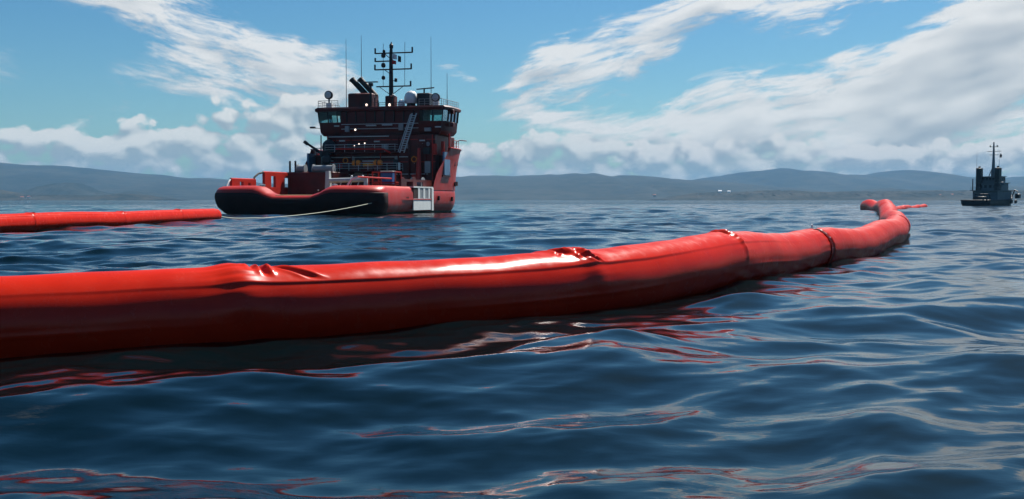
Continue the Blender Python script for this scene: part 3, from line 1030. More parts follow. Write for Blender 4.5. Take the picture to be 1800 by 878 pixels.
# port quarter: crash rail with cut-outs, bulwark bends
def cut_wall(name, x, y0, y1, z0, z1, holes, m='red', th=.35):
    """a plate along y with rectangular holes (each y0, y1, z0, z1)"""
    b = MB(); cuts = sorted(holes); y = y0
    for (a, c, d, e) in cuts:
        b.box((x, y, z0), (x + th, a, z1)); b.box((x, a, z0), (x + th, c, d)); b.box((x, a, e), (x + th, c, z1)); y = c
    b.box((x, y, z0), (x + th, y1, z1))
    return b.build(name, m, ship, 0)

cut_wall('quarter_rail', -9.35, 3.0, 9.2, 3.3, 4.35, [(5.0, 5.9, 3.65, 4.1), (7.1, 7.7, 3.65, 4.0)])
MB().tube([(-9.2, 2.0, 3.4), (-9.2, 2.5, 4.0), (-9.2, 3.0, 4.34), (-9.2, 4.0, 4.36)], .09, 8).build('bent_rail', 'white', ship)
MB().tube([(-9.2, 3.0, 4.4), (-9.2, 9.3, 4.42)], .13, 8).build('quarter_rail_cap', 'red', ship)
cut_wall('crash_rail', -9.35, 11.6, 27.0, 1.95, 5.35, [(13.4, 14.7, 3.3, 4.95), (17.4, 19.3, 3.2, 4.8), (20.0, 21.9, 3.2, 4.5)])
MB().tube([(-9.2, 11.5, 5.42), (-9.2, 27.0, 5.5)], .13, 8).build('crash_rail_cap', 'red', ship)
MB().tube([(-9.2, 8.7, 4.2), (-9.2, 9.2, 4.75), (-9.2, 10.2, 5.2), (-9.2, 11.6, 5.4)], .13, 8).build('bent_rail', 'black', ship)
cut_wall('crash_rail', 9.0, 12.0, 27.0, 3.4, 4.5, [(14.0, 16.5, 3.6, 4.2), (18, 20.5, 3.6, 4.2)], 'shade_red')
# starboard quarter bends
for x0 in (7.0,):
    MB().tube([(x0 - .9, 2.4, 2.6), (x0 - .8, 2.3, 3.6), (x0 - .35, 2.35, 4.3), (x0 + .3, 2.6, 4.55)], .12, 8).build('bent_rail', 'white', ship)
    MB().tube([(x0 + .3, 2.6, 4.55), (x0 + 1.2, 6.0, 4.5), (x0 + 1.4, 11, 4.5)], .10, 8).build('quarter_rail', 'red', ship)
for (x, y) in ((7.9, 4.6), (8.2, 8.0)):
    MB().tube([(x, y, 2.0), (x, y, 4.5)], .07, 6).build('stanchion', 'red', ship)
# tow bitts and lights on the bulwark
for x in (-4.6, 4.6):
    MB().lathe((x, 2.2, 2.0), [(.05, 0), (.3, 0), (.3, 1.5), (.36, 1.55), (.36, 1.7), (.05, 1.75)], 14).build('tow_pin', 'steel', ship)
MB().sphere((5.6, .62, 2.95), .11).build('deck_light', 'dome', ship)
MB().sphere((-1.8, 12.0, 3.1), .10).build('deck_light', 'dome', ship)

# tow gantry bar across the after deck
g = MB().tube([(-1.1, 14, 4.35), (3.7, 14, 4.45)], .30, 14).build('gantry_bar', 'lgrey', ship)
for x in (-1.3, 3.9):
    MB().add([(x - .35, 13.6, 2.0), (x + .35, 13.6, 2.0), (x + .35, 14.6, 2.0), (x - .35, 14.6, 2.0),
              (x - .28, 13.8, 5.6), (x + .18, 13.8, 5.6), (x + .18, 14.4, 5.6), (x - .28, 14.4, 5.6)] if x < 0 else
             [(x - .3, 13.6, 2.0), (x + .3, 13.6, 2.0), (x + .3, 14.6, 2.0), (x - .3, 14.6, 2.0),
              (x - .2, 13.8, 4.7), (x + .2, 13.8, 4.7), (x + .2, 14.4, 4.7), (x - .2, 14.4, 4.7)],
             [(0, 3, 2, 1), (4, 5, 6, 7), (0, 1, 5, 4), (1, 2, 6, 5), (2, 3, 7, 6), (3, 0, 4, 7)]).build('gantry_post', 'lgrey', ship, 0)
for x in (.6, 2.0, 3.0):
    MB().tube([(x, 13.9, 4.3), (x - .3, 13.8, 3.4), (x + .1, 13.8, 2.1)], .08, 6).build('gantry_brace', 'lgrey', ship)
for x in (2.1, 3.6):
    MB().sphere((x, 13.6, 4.85), .16).build('work_light', 'dome', ship)

# winch house and drums to port of the centre line
MB().bbox((-8.9, 18, 2.0), (-2.3, 23.5, 5.6), .08).build('winch_housing', 'shade_red', ship)
for x0, x1 in ((-7.9, -6.7), (-5.6, -2.6)):
    MB().lathe((x0, 19.0, 6.02), [(.02, 0), (.62, 0), (.62, .12), (.48, .14), (.48, (x1 - x0) - .14), (.62, (x1 - x0) - .12), (.62, x1 - x0), (.02, x1 - x0)], 20, 'X').build('winch_drum', 'grey', ship)
for x in (-9.0, -8.2):
    MB().tube([(x, 19, 5.4), (x, 19, 7.1)], .14, 8).build('vent_pipe', 'black', ship)
MB().lathe((-5.95, 24.0, 5.6), [(.1, 0), (.38, 0), (.38, 1.2), (.65, 1.5), (.65, 2.1), (.35, 2.4), (.02, 2.4)], 14).build('cowl_vent', 'black', ship)

# starboard deck gear: frame with box, hose reels
for x in (4.3, 7.4):
    for y in (15.2, 17.4):
        MB().tube([(x, y, 2.0), (x, y, 5.5)], .09, 6).build('rack_post', 'red', ship)
for z in (4.1, 5.45):
    MB().tube([(4.3, 15.2, z), (7.4, 15.2, z), (7.4, 17.4, z), (4.3, 17.4, z), (4.3, 15.2, z)], .09, 6).build('rack_rail', 'red', ship)
MB().box((4.3, 15.2, 3.85), (7.4, 17.4, 3.95)).build('rack_shelf', 'red', ship, 0)
for (x, y, r, m) in ((8.1, 18.5, .95, 'shade_red'), (8.5, 21.0, .95, 'grey')):
    MB().lathe((x - .9, y, 3.9), [(.2, 0), (r, 0), (r, .12), (r * .6, .16), (r * .6, 1.5), (r, 1.54), (r, 1.66), (.2, 1.66)], 20, 'X').build('hose_reel', m, ship)
    MB().box((x - .8, y - .6, 2.0), (x + .7, y + .6, 3.1)).build('reel_base', 'shade_red', ship, 0)
MB().bbox((6.2, 23.5, 2.0), (8.2, 26, 4.6), .06).build('deck_store', 'red', ship)

# deck house, three tiers
MB().bbox((-7.1, 27.2, 2.0), (8.9, 36.5, 11.0), .1).build('deck_house', 'shade_red', ship)
for z, y0, x0, x1 in ((8.55, 25.6, -6.8, 3.6), (5.9, 24.6, -5.6, 4.2)):
    MB().box((x0, y0, z - .12), (x1, 27.3, z)).build('platform', 'shade_red', ship, 0)
    rail([(x0, 27.1, z), (x0, y0, z), (x1, y0, z), (x1, 27.1, z)], 1.0, 1.5).build('platform_rail', 'lgrey', ship)
MB().tube([(-5.1, 25.5, 8.98), (2.0, 25.5, 8.86), (3.0, 25.5, 8.35)], .12, 8).build('fire_main_pipe', 'red', ship)
# doors, vents, pipes and lights on the after face
for x, z in ((-4.8, 6.0), (5.2, 6.0), (-1.0, 8.6), (6.4, 8.7)):
    d_ = MB().bbox((x, 27.08, z), (x + .85, 27.19, z + 1.9), .03).build('door', 'shade_red', ship)
    MB().sphere((x + .72, 27.02, z + .95), .05, 8).build('door_handle', 'steel', d_)
for (x, z, w) in ((-6.3, 12.25, .7), (-5.2, 10.1, .8), (.0, 9.95, .8), (-7.0, 7.3, .8), (6.7, 10.0, .8), (8.7, 11.9, .8), (-2.2, 13.2, .0), (-1.5, 12.25, 1.5), (.9, 12.3, 1.5)):
    if w:
        MB().box((x, 26.9 if z < 11 else 27.7, z), (x + w, 27.19 if z < 11 else 27.99, z + .17)).build('strip_light', 'lgrey', ship, 0)
for x, r in ((3.6, .12), (5.2, .16), (-3.4, .1), (7.6, .1)):
    MB().tube([(x, 26.95, 2.1), (x, 26.95, 10.6)], r, 8).build('pipe', 'shade_red', ship)
for (x, y, z, r) in ((-1.85, 26.0, 9.65, .15), (-1.0, 26.0, 9.75, .15), (-3.0, 27.5, 11.75, .22), (-2.35, 30.2, 15.45, .27), (1.2, 30.0, 15.38, .30), (-2.3, 25.4, 9.4, .1)):
    t_ = MB().lathe((x, y, z), [(.02, .05), (r * .8, 0), (r * .9, .05), (r * .7, .3), (.02, .35)], 14, 'Y').build('flood_light', 'black', ship)
    MB().lathe((x, y - .02, z), [(.02, -.02), (r * .55, 0), (r * .65, .03), (.02, .035)], 14, 'Y').build('lamp_face', 'lamp', t_)
# tall bright ladder up to the bridge
ladder((4.35, 26.3, 8.4), (5.75, 27.6, 13.9), .62, .09).build('ladder', 'lgrey', ship)
MB().tube([(3.8, 26.3, 8.5), (5.2, 27.6, 13.8)], .06, 6).build('ladder_handrail', 'lgrey', ship)
# plating, lockers, cable trays and vents on the after face
for z in (4.4, 7.1, 10.2):
    MB().box((-7.12, 27.14, z), (8.92, 27.26, z + .10)).build('plating_ledge', 'red', ship, 0)
for x in (-5.9, -.2, 2.4, 8.4):
    MB().box((x, 27.12, 2.0), (x + .16, 27.24, 10.9)).build('stiffener', 'shade_red', ship, 0)
for (x, z, w, h, m) in ((-6.6, 8.8, .7, 1.1, 'grey'), (-3.9, 9.0, .5, .8, 'black'), (1.2, 8.9, .9, .7, 'grey'), (2.9, 6.2, .7, 1.3, 'black'), (-2.9, 4.9, 1.2, .8, 'grey'), (.3, 4.8, .8, 1.0, 'black'),
                        (5.6, 4.2, .9, 1.2, 'red'), (7.5, 5.6, .8, 1.6, 'grey'), (7.3, 8.2, .9, .9, 'black'), (-5.4, 6.3, .6, .6, 'red'), (3.4, 11.6, .7, .9, 'grey'), (-4.6, 11.5, .6, .8, 'grey'), (7.2, 11.4, .9, .5, 'grey')):
    yy = 26.75 if z < 11 else 27.55
    MB().bbox((x, yy, z), (x + w, yy + .45, z + h), .04).build('wall_locker', m, ship)
for (x, z) in ((-6.0, 5.3), (1.9, 5.2), (4.9, 9.3), (7.9, 9.6), (-3.2, 7.7), (3.3, 7.7)):
    MB().lathe((x, 27.02, z), [(.16, 0), (.28, -.03), (.30, .05), (.16, .08)], 14, 'Y').build('porthole_rim', 'grey', ship)
for x, z in ((-4.3, 7.4), (5.9, 7.5)):
    MB().tube([(x + .36 * math.cos(a), 26.98, z + .36 * math.sin(a)) for a in np.linspace(0, 2 * math.pi, 17)], .09, 8, False).build('lifebuoy', 'orange', ship)
for x0, x1, z in ((-6.8, 2.2, 10.75), (-6.4, 5.0, 7.85), (-5.0, 7.9, 5.45)):
    MB().tube([(x0, 26.98, z), (x1, 26.98, z)], .07, 6).build('cable_tray', 'lgrey', ship)
for x, z0, z1 in ((-6.95, 2.1, 10.8), (1.0, 5.9, 8.4), (8.6, 3.0, 10.9), (-.9, 2.1, 5.8)):
    MB().tube([(x, 26.9, z0), (x, 26.9, z1)], .08, 6).build('vertical_pipe', 'red', ship)
for z in (11.9, 12.55):
    MB().tube([(-5.3, 27.96, z), (6.2, 27.96, z)], .05, 6).build('grab_rail', 'lgrey', ship)
MB().tube([(6.75, 26.4, 2.0), (6.75, 26.4, 5.1), (6.75, 26.6, 9.0)], [.42, .42, .2], 12).build('crane_post', 'red', ship)
MB().tube([(4.2, 25.6, 6.0), (4.2, 25.6, 7.0)], .18, 8).build('bollard', 'white', ship)
MB().tube([(8.9, 27.0, 8.1), (8.9, 27.0, 9.6)], .35, 10).build('vent_trunk', 'red', ship)
MB().tube([(9.6, 28.5, 8.1), (9.6, 28.5, 10.0)], .25, 10).build('vent_trunk', 'red', ship)

# wheelhouse: sill wall, window posts, panes, roof; open to the light through both wings
wh = MB()
def wh_ring(z, e):
    # outline with cut corners, e = flare
    return [(-8.6 - e, 28.0 - e * .6, z), (9.6 + e, 28.0 - e * .6, z), (10.1 + e, 29.2, z), (10.1 + e, 33.8, z), (8.4 + e, 36.4 + e, z), (-7.4 - e, 36.4 + e, z), (-9.1 - e, 33.8, z), (-9.1 - e, 29.2, z)]
def inset(r, k, z=None):
    cx, cy = .5, 32.2
    return [(cx + (x - cx) * k, cy + (y - cy) * (1 - (1 - k) * 2), zz if z is None else z) for x, y, zz in r]
wall = MB().loft([wh_ring(11.0, -.55), wh_ring(11.5, -.1), wh_ring(12.85, .05), inset(wh_ring(12.85, .05), .975), inset(wh_ring(11.2, -.1), .975)], True)
wall.add(wh_ring(11.02, -.55), [tuple(range(8))])
WH = wall.build('wheelhouse', 'shade_red', ship, 30)
MB().loft([inset(wh_ring(14.35, .2), .97), wh_ring(14.35, .2), wh_ring(14.42, .55), wh_ring(14.75, .6), wh_ring(14.98, .25)], True, True).build('wheelhouse_roof', 'shade_red', WH, 30)
# core of the wheelhouse (funnel trunk and after cabin)
MB().bbox((-5.4, 28.1, 11.1), (6.3, 33.0, 14.4), .05).build('bridge_cabin', 'shade_red', ship)
lo, hi = wh_ring(12.86, .05), wh_ring(14.36, .2)
for k in range(8):
    a0, a1 = Vector(lo[k]), Vector(lo[(k + 1) % 8]); b0, b1 = Vector(hi[k]), Vector(hi[(k + 1) % 8])
    n = max(1, round((a1 - a0).length / 1.45))
    for i in range(n):
        f0, f1 = i / n, (i + 1) / n
        p = [a0.lerp(a1, f0), a0.lerp(a1, f1), b0.lerp(b1, f1), b0.lerp(b1, f0)]
        MB().tube([p[0], p[3]], .085, 6).build('window_post', 'black', WH)
        if k == 0 and -5.2 < (p[0].x + p[1].x) / 2 < 6.2:
            continue
        c = Vector((.5, 32.2, 0))
        ins = [(v - (Vector((v.x, v.y, 0)) - c).normalized() * .06) for v in p]
        s_ = [v - (Vector((v.x, v.y, 0)) - c).normalized() * .03 for v in ins]
        MB().loft([ins, s_], True, True).build('window_pane', 'glass', WH, 0)
# bridge wing supports and brackets
for x in (-8.6, -7.6):
    MB().tube([(x, 28.4, 8.1), (x, 28.4, 11.1)], .09, 8).build('wing_support', 'shade_red', ship)
MB().box((-9.3, 27.6, 8.05), (-7.0, 31.5, 8.25)).build('wing_platform', 'shade_red', ship, 0)
rail([(-7.1, 27.7, 8.25), (-9.2, 27.7, 8.25), (-9.2, 31.4, 8.25)], 1.0).build('wing_rail', 'white', ship)
MB().box((-10.6, 29.0, 12.15), (-9.9, 29.5, 12.4)).build('side_light', 'black', ship, 0)
MB().tube([(-9.9, 29.2, 12.2), (-9.0, 29.2, 12.1)], .05, 6).build('side_light_arm', 'grey', ship)
for z in (13.9, 12.1):
    MB().bbox((10.3, 29.6, z), (10.8, 30.3, z + .6), .05).build('side_lantern', 'shade_red', ship)
rail([(10.0, 31.0, 8.1), (10.3, 31.2, 9.1), (10.25, 34, 9.1)], 1.2, 1.3).build('wing_rail', 'red', ship)
MB().tube([(10.2, 33.0, 9.1), (10.2, 33.0, 10.1), (10.6, 33.2, 10.4), (11.6, 33.5, 10.3)], .09, 6).build('davit', 'white', ship)
MB().tube([(9.9, 30.5, 8.0), (9.9, 30.5, 11.2)], .12, 6).build('wing_support', 'red', ship)
# slewing crane folded to port
MB().lathe((-6.9, 25.8, 5.9), [(.05, 0), (.55, 0), (.5, 2.0), (.75, 2.2), (.75, 2.8), (.05, 2.9)], 14).build('crane_pedestal', 'black', ship)
MB().tube([(-6.8, 25.8, 8.1), (-7.4, 25.8, 8.4), (-9.6, 25.7, 9.85)], [.26, .22, .15], 8).build('crane_jib', 'black', ship)
MB().tube([(-9.45, 25.7, 9.7), (-9.95, 25.7, 10.08)], .24, 8).build('crane_head', 'black', ship)
MB().sphere((-6.6, 26.6, 9.3), 1.0, 12, 1.1).build('cable_coil', 'black', ship)

# top of the wheelhouse
rail([(-8.9, 28.2, 14.95), (-8.9, 36.0, 14.95)], 1.0).build('roof_rail', 'grey', ship)
rail([(-8.8, 28.0, 14.95), (-5.8, 28.0, 14.95)], 1.0, .9).build('roof_rail', 'grey', ship)
rail([(6.3, 28.0, 14.9), (9.6, 28.0, 14.9), (9.9, 35, 14.9)], 1.0, .9).build('roof_rail', 'grey', ship)
rail([(-2.0, 28.0, 14.95), (4.0, 28.0, 14.95)], .55, 1.2, 2).build('roof_rail', 'black', ship)
MB().bbox((-5.55, 31.0, 14.9), (-1.9, 34.0, 17.25), .15).build('funnel', 'shade_red', ship)
for x in (-5.72, -4.45):
    e_ = MB().tube([(x + 2.45, 33.0, 16.9), (x + 1.6, 33, 17.85), (x + .05, 33.0, 19.45)], [.44, .42, .40], 14).build('exhaust_pipe', 'soot', ship)
    MB().tube([(x + .1, 33.0, 19.38), (x, 33.0, 19.50)], [.47, .47], 14).build('pipe_collar', 'soot', e_)
MB().tube([(-3.6, 33, 17.2), (-3.0, 33, 18.6)], .06, 6).build('funnel_stay', 'steel', ship)

mx = .38
MST = MB().tube([(mx, 33, 14.9), (mx, 33, 17.0), (mx, 33, 23.0), (mx + .05, 33, 24.2)], [.62, .34, .26, .18], 12).build('mast', 'black', ship)
MB().bbox((mx - .7, 32.3, 14.9), (mx + .7, 33.7, 16.9), .1).build('mast_foot', 'shade_red', ship)
for (x0, x1, z, tl_, tr_) in ((-2.05, 3.62, 23.1, .75, .75), (-2.05, .3, 21.95, .5, 0), (-2.1, 3.45, 20.75, .75, .75), (-1.9, 3.35, 18.3, 0, .7)):
    MB().tube([(x0, 33, z), (x1, 33, z)], .10, 8).build('yard', 'black', MST)
    for x, h in ((x0, tl_), (x1, tr_)):
        if h:
            MB().tube([(x, 33, z - .05), (x, 33, z + h)], .13, 8).build('yard_lantern', 'black', MST)
for z in (22.2, 20.1):
    pass
MB().tube([(mx, 33, 22.2), (-.6, 33, 23.05)], .06, 6).build('yard_brace', 'black', MST)
MB().tube([(mx, 33, 20.0), (-.6, 33, 20.7)], .06, 6).build('yard_brace', 'black', MST)
MB().tube([(mx, 33, 17.0), (-1.4, 33, 18.25)], .05, 6).build('yard_brace', 'black', MST)
MB().tube([(mx, 33, 17.0), (2.2, 33, 18.25)], .05, 6).build('yard_brace', 'black', MST)
for x, z0, z1 in ((-.85, 18.3, 24.5), (2.45, 18.3, 24.6)):
    MB().tube([(x, 33, z0), (x + .05, 33, z1)], .035, 5).build('signal_halyard', 'black', MST)
for z, r in ((22.75, .33), (21.35, .33), (19.55, .28), (23.35, .22)):
    MB().lathe((-.8 if z < 23 else -.7, 33, z - r), [(.02, 0), (r * .7, .05), (r, r * .7), (r, r * 1.3), (r * .7, 2 * r), (.02, 2 * r + .05)], 12).build('signal_lantern', 'black', MST)
MB().lathe((mx + .05, 33, 23.7), [(.1, 0), (.28, .1), (.3, .55), (.12, .75), (.05, 1.0)], 12).build('masthead_light', 'black', MST)
MB().lathe((1.1, 33, 18.9), [(.02, 0), (.22, .05), (.22, .5), (.02, .6)], 10).build('masthead_light', 'black', MST)
MB().tube([(mx, 33, 19.1), (1.1, 33, 19.1)], .05, 6).build('lamp_arm', 'black', MST)
def flag(name, x0, x1, z0, z1, m, parent, y=32.8):
    b = MB(); n = 9; a = []; c = []
    for i in range(n):
        t = i / (n - 1); dy = .12 * math.sin(t * 7)
        a.append((x0 + (x1 - x0) * t, y + dy, z0 - .1 * t)); c.append((x0 + (x1 - x0) * t, y + dy + .03, z1 - .18 * t))
    b.loft([a, c, [(p[0], p[1] + .02, p[2]) for p in c], [(p[0], p[1] + .02, p[2]) for p in a]], False)
    return b.build(name, m, parent, 60)
flag('signal_flag', .62, 1.3, 22.2, 23.0, 'flagwhite', MST); flag('signal_flag', .62, 1.2, 21.5, 22.1, 'flagred', MST); flag('signal_flag', 1.5, 1.95, 21.8, 22.7, 'black', MST)
# radars and domes
MB().tube([(-2.0, 31, 14.9), (-2.0, 31, 18.5)], .17, 8).build('radar_post', 'black', ship)
MB().bbox((-2.3, 30.8, 18.2), (-1.7, 31.3, 18.65), .05).build('radar_gearbox', 'black', ship)
MB().add([], []).bbox((-3.25, 30.95, 18.70), (-.9, 31.15, 18.86), .03).build('radar_scanner', 'black', ship)
MB().bbox((4.6, 32, 14.9), (6.5, 34, 17.15), .08).build('radar_house', 'black', ship)
MB().tube([(5.4, 33, 17.1), (5.4, 33, 17.8)], .12, 8).build('radar_post', 'black', ship)
MB().tube([(4.25, 33, 17.78), (6.9, 33, 17.95)], .09, 8).build('radar_scanner', 'black', ship)
MB().lathe((3.42, 33, 14.9), [(.02, 0), (.75, 0), (.6, .9), (.6, 1.1)], 16).build('dome_pedestal', 'black', ship)
MB().lathe((3.42, 33, 15.75), [(.02, 0), (.85, .02), (1.0, .35), (1.0, .85), (.86, 1.35), (.55, 1.72), (.02, 1.86)], 22).build('satellite_dome', 'dome', ship, 60)
MB().lathe((2.3, 32, 14.95), [(.02, 0), (.4, 0), (.5, .4), (.5, .9), (.3, 1.25), (.02, 1.35)], 16).build('small_dome', 'dome', ship, 60)
for x, z in ((-8.0, 16.95), (8.15, 16.25)):
    MB().tube([(x, 30, 14.9), (x, 30, z - .4)], .14, 8).build('searchlight_post', 'grey', ship)
    s_ = MB().lathe((x, 29.6, z), [(.02, .0), (.5, .02), (.62, .12), (.6, .5), (.35, .8), (.02, .85)], 18, 'Y').build('searchlight', 'black', ship)
    MB().lathe((x, 29.57, z), [(.02, 0), (.42, .0), (.48, .04), (.02, .06)], 18, 'Y').build('searchlight_lens', 'lgrey', s_)
    MB().bbox((x - .4, 29.8, 14.9), (x + .4, 30.4, 15.8), .04).build('searchlight_base', 'white', ship)
for x, h in ((-1.0, 16.4), (-.5, 16.0), (1.7, 16.6)):
    MB().tube([(x, 30, 14.9), (x, 30, h)], .09, 6).build('roof_vent', 'black', ship)
for x, y, z0, z1 in ((-5.75, 31, 14.9, 25.1), (-4.2, 33, 19.3, 25.8), (6.45, 33, 15, 25.2), (8.85, 33, 15, 20.0)):
    MB().tube([(x, y, z0), (x, y, z1)], [.055, .022], 6).build('whip_antenna', 'black', ship)
MB().tube([(1.8, 31, 16.6), (1.3, 31, 16.9)], .12, 8).build('fire_monitor', 'grey', ship)

# loose things carried on deck (top-level)
def on_ship(o):
    o.parent = None
    return o
S = Matrix.Translation(SO) @ Matrix.Rotation(-AL, 4, 'Z')
def aboard(mb, name, m, loc, label, cat, group=None, parts=()):
    t = empty(name, S @ Vector(loc), -AL, label=label, category=cat)
    if group:
        t['group'] = group
    mb.build(parts[0][0] if False else 'body', m, t)
    for pn, pmb, pm in parts:
        pmb.build(pn, pm, t)
    return t

cask = lambda: MB().lathe((-.65, 0, 0), [(.02, 0), (.32, .05), (.44, .3), (.44, 1.0), (.32, 1.25), (.02, 1.3)], 16, 'X')
strap = lambda: MB().lathe((-.1, 0, 0), [(.40, 0), (.455, 0), (.455, .2), (.40, .2)], 16, 'X')
for x, lab in ((-1.8, 'left of the two orange floats on the red ship\'s after deck'), (1.35, 'right of the two orange floats on the red ship\'s after deck')):
    aboard(cask(), 'orange_float', 'orange', (x, 24.9, 6.95), lab, 'float', 'orange floats on the ship', [('strap', strap(), 'black'), ('cradle', MB().box((-.5, -.25, -1.04), (.5, .25, -.38)), 'shade_red')])
aboard(MB().lathe((-.9, 0, 0), [(.02, 0), (.28, .1), (.3, 1.0), (.1, 1.9), (.02, 1.95)], 14, 'X'), 'rescue_sled', 'yellow', (0.05, 24.9, 6.72), 'yellow pointed rescue float lying between the two orange floats', 'float', None,
       [('cover', MB().box((-.9, -.3, .45), (.8, .3, .55)), 'lgrey'), ('cradle', MB().box((-.6, -.2, -.81), (.6, .2, -.22)), 'shade_red')])
aboard(MB().bbox((-.8, -.7, 0), (.8, .7, 1.5), .05), 'blue_crate', 'blue', (6.05, 16.3, 3.96), 'blue box on the red rack at the ship\'s starboard quarter', 'crate', None,
       [('lid', MB().bbox((-.84, -.74, 1.503), (.84, .74, 1.62), .03), 'lgrey'), ('emblem', MB().box((-.1, -.715, .4), (.45, -.70, .85)), 'lblue')])

# the tow line from the small boom to the ship's side
hp = S @ Vector((10.06, 8.0, 2.15))
tw = Vector(TOW)
mid = Vector((-23.3, 101.2, float(swell(np.array([-23.3]), np.array([101.2]))[0]) + .16))
pts = []
for i in range(13):
    t = i / 12; p = tw.lerp(mid, t); p.z -= .25 * math.sin(math.pi * t) * (1 - t); pts.append(p)
for i in range(1, 41):
    t = i / 40; p = mid.lerp(hp, t); p.z -= .42 * math.sin(math.pi * t) * (1 - .3 * t); p.z = max(p.z, mid.z); pts.append(p)
MB().tube(pts, .032, 8).build('tow_line', 'rope', None, 60, label='pale tow line slung from the short boom to the red ship\'s side', category='rope')


# ------------------------------------------------------------------ the small dark tug
A2 = R(48)
T2 = Vector((140.6, 330.0, .0))
tug = empty('harbour_tug', T2, -A2, label='small dark grey tug with two funnels far off at the right', category='ship')
rings = []
for z, hb, y0, yb in [(-1.2, 3.6, 1.6, 22), (0, 4.3, .5, 23.4), (.8, 4.5, .1, 24), (1.5, 4.5, 0, 24.5), (1.9, 4.45, .1, 24.8)]:
    half = plan(hb, y0, yb, 13, 2.2, 3.0)
    r = [(x, y, z + (max(0, y - 9) / 15) ** 2 * 1.9 * (z > .5)) for x, y in half]
    rings.append([(-x, y, q) for x, y, q in r[:0:-1]] + r)
rings.append([(x * .93, y * .985 + .2, z) for x, y, z in rings[-1]])
rings.append([(x, y, 1.2) for x, y, z in rings[-1]])
MB().loft(rings, True, False).build('hull', 'tblack', tug, 45)
half = plan(4.2, .3, 23.5, 13, 2.2, 3.0)
rg = [(-x, y, 1.25) for x, y in half[:0:-1]] + [(x, y, 1.25) for x, y in half]
MB().add(rg, [tuple(range(len(rg)))]).build('deck', 'deck', tug, 0)
MB().tube([(p[0], p[1], p[2] - .25) for p in rings[4]] + [(rings[4][0][0], rings[4][0][1], rings[4][0][2] - .25)], .24, 8).build('fender_strake', 'black', tug)
MB().bbox((-3.9, 8.0, 1.2), (3.9, 18, 4.6), .1).build('deck_house', 'tgrey', tug)
MB().box((-4.3, 7.2, 4.62), (4.3, 18.5, 4.8)).build('boat_deck', 'tgrey', tug, 0)
MB().bbox((-3.3, 10.0, 4.8), (3.3, 17, 7.0), .1).build('upper_house', 'tgrey', tug)
MB().box((-3.7, 9.4, 7.0), (3.7, 17.4, 7.18)).build('bridge_deck', 'tgrey', tug, 0)
MB().bbox((-2.8, 11.5, 7.18), (2.8, 16, 9.0), .12).build('wheelhouse', 'tgrey', tug)
MB().box((-3.0, 11.2, 9.0), (3.0, 16.3, 9.18)).build('wheelhouse_roof', 'tgrey', tug, 0)
for k in range(5):
    MB().box((-2.5 + k * 1.05, 11.44, 7.95), (-1.75 + k * 1.05, 11.52, 8.7)).build('window_pane', 'black', tug, 0)
for k in range(4):
    MB().box((-2.6 + k * 1.45, 9.93, 5.5), (-1.8 + k * 1.45, 10.02, 6.4)).build('window_pane', 'black', tug, 0)
for k in range(3):
    MB().box((2.78, 12.0 + k * 1.3, 7.95), (2.85, 12.9 + k * 1.3, 8.7)).build('window_pane', 'black', tug, 0)
for x in (-2.9, 2.9):
    f_ = MB().bbox((x - .75, 9.4, 4.8), (x + .75, 11.2, 11.8), .12).build('funnel', 'tblack', tug)
    MB().tube([(x, 10.3, 11.7), (x, 10.3, 12.3)], .35, 10).build('funnel_top', 'soot', f_)
    MB().tube([(x * 1.2, 9.6, 4.8), (x * 1.2, 9.6, 20 - abs(x))], [.05, .03], 6).build('whip_antenna', 'tblack', tug)
tm = MB().tube([(0, 13.5, 9.1), (0, 13.5, 11.5), (0, 13.5, 19.4)], [.75, .5, .2], 10).build('mast', 'tgrey', tug)
MB().tube([(-.9, 12.4, 9.1), (0, 13.4, 12.5)], .14, 6).build('mast_leg', 'tgrey', tm)
for w, z in ((2.0, 17.0), (1.2, 18.4), (1.3, 15.9)):
    MB().tube([(-w, 13.5, z), (w * 1.2, 13.5, z)], .08, 6).build('yard', 'tblack', tm)
for x, z in ((-1.1, 18.4), (1.1, 18.4), (0, 19.4)):
    MB().lathe((x, 13.5, z), [(.02, 0), (.2, .05), (.2, .45), (.02, .5)], 8).build('mast_lantern', 'tblack', tm)
MB().lathe((2.3, 13.4, 14.9), [(.02, 0), (.3, .3), (.35, .8), (.05, 1.4)], 10).build('signal_shape', 'black', tm)
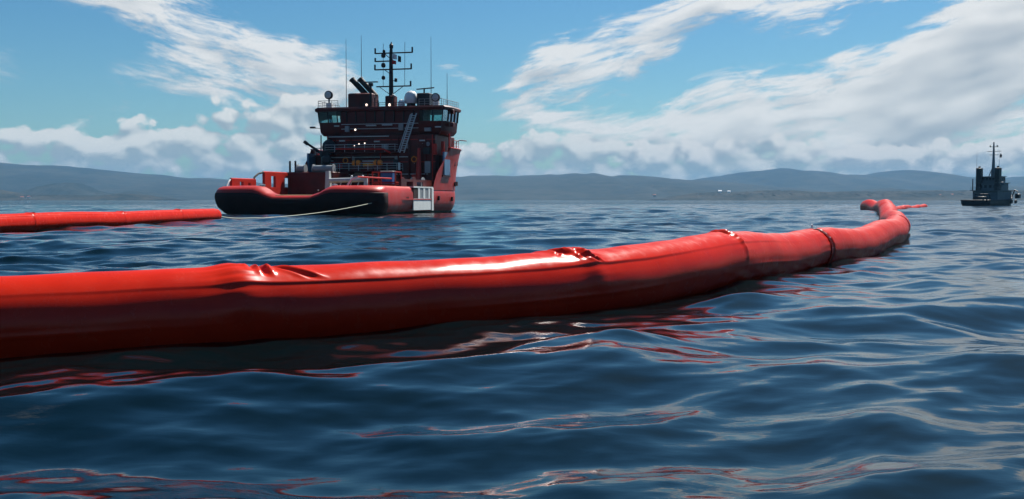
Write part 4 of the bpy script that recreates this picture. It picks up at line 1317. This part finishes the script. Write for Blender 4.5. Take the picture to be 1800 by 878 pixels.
for x in (-3.9, 3.9):
    MB().tube([(x, 8.0, 4.8), (x, 8.0, 8.4)], .16, 8).build('davit_post', 'tblack', tug)
MB().lathe((4.6, 9.5, 6.2), [(.02, 0), (.5, .1), (.65, .6), (.5, 1.1), (.02, 1.2)], 12).build('life_raft_canister', 'tgrey', tug)
MB().tube([(3.9, 9.0, 4.8), (4.4, 9.4, 6.2)], .12, 6).build('raft_arm', 'tblack', tug)
rail([(-4.2, 7.3, 4.8), (4.2, 7.3, 4.8), (4.2, 9.2, 4.8)], 1.0, 1.4).build('deck_rail', 'tgrey', tug)
rail([(-3.6, 9.5, 7.18), (3.6, 9.5, 7.18)], 1.0, 1.4).build('deck_rail', 'tgrey', tug)
MB().bbox((-1.6, 3.4, 1.25), (1.8, 5.6, 2.9), .1).build('tow_winch', 'tblack', tug)
MB().tube([(-2.6, 6.4, 1.25), (-2.2, 6.2, 3.6), (2.2, 6.2, 3.6), (2.6, 6.4, 1.25)], .2, 8).build('tow_arch', 'tblack', tug)
for i, (x, y) in enumerate(((4.75, 16.0), (4.75, 19.0), (4.3, 13.0))):
    MB().lathe((x, y, 1.3), [(.2, -.2), (.55, -.25), (.62, 0), (.55, .25), (.2, .2)], 12, 'X').build('tyre_fender', 'black', tug)
MB().tube([(3.2, 20, 3.0), (4.4, 19, 5.0), (5.6, 18.5, 4.4)], .18, 8).build('bow_davit', 'tblack', tug)
MB().bbox((4.9, 17.8, 2.3), (6.2, 19.4, 3.8), .2).build('hanging_skiff', 'tblack', tug)

# ------------------------------------------------------------------ haze over the bay
hz = MB().box((-15800, -15800, -4), (15800, 15800, 345)).build('haze', 'black', None, 0, kind='stuff')
hm = bpy.data.materials.new('bay_haze'); hm.use_nodes = True
q = NT(hm.node_tree); q.n.clear()
pv = q.new('ShaderNodeVolumePrincipled')
pv.inputs['Color'].default_value = (.175, .42, .69, 1)
pv.inputs['Density'].default_value = .000070
pv.inputs['Anisotropy'].default_value = 0.0
ho = q.new('ShaderNodeOutputMaterial'); q.put(ho.inputs['Volume'], pv.outputs[0])
hz.data.materials.clear(); hz.data.materials.append(hm)
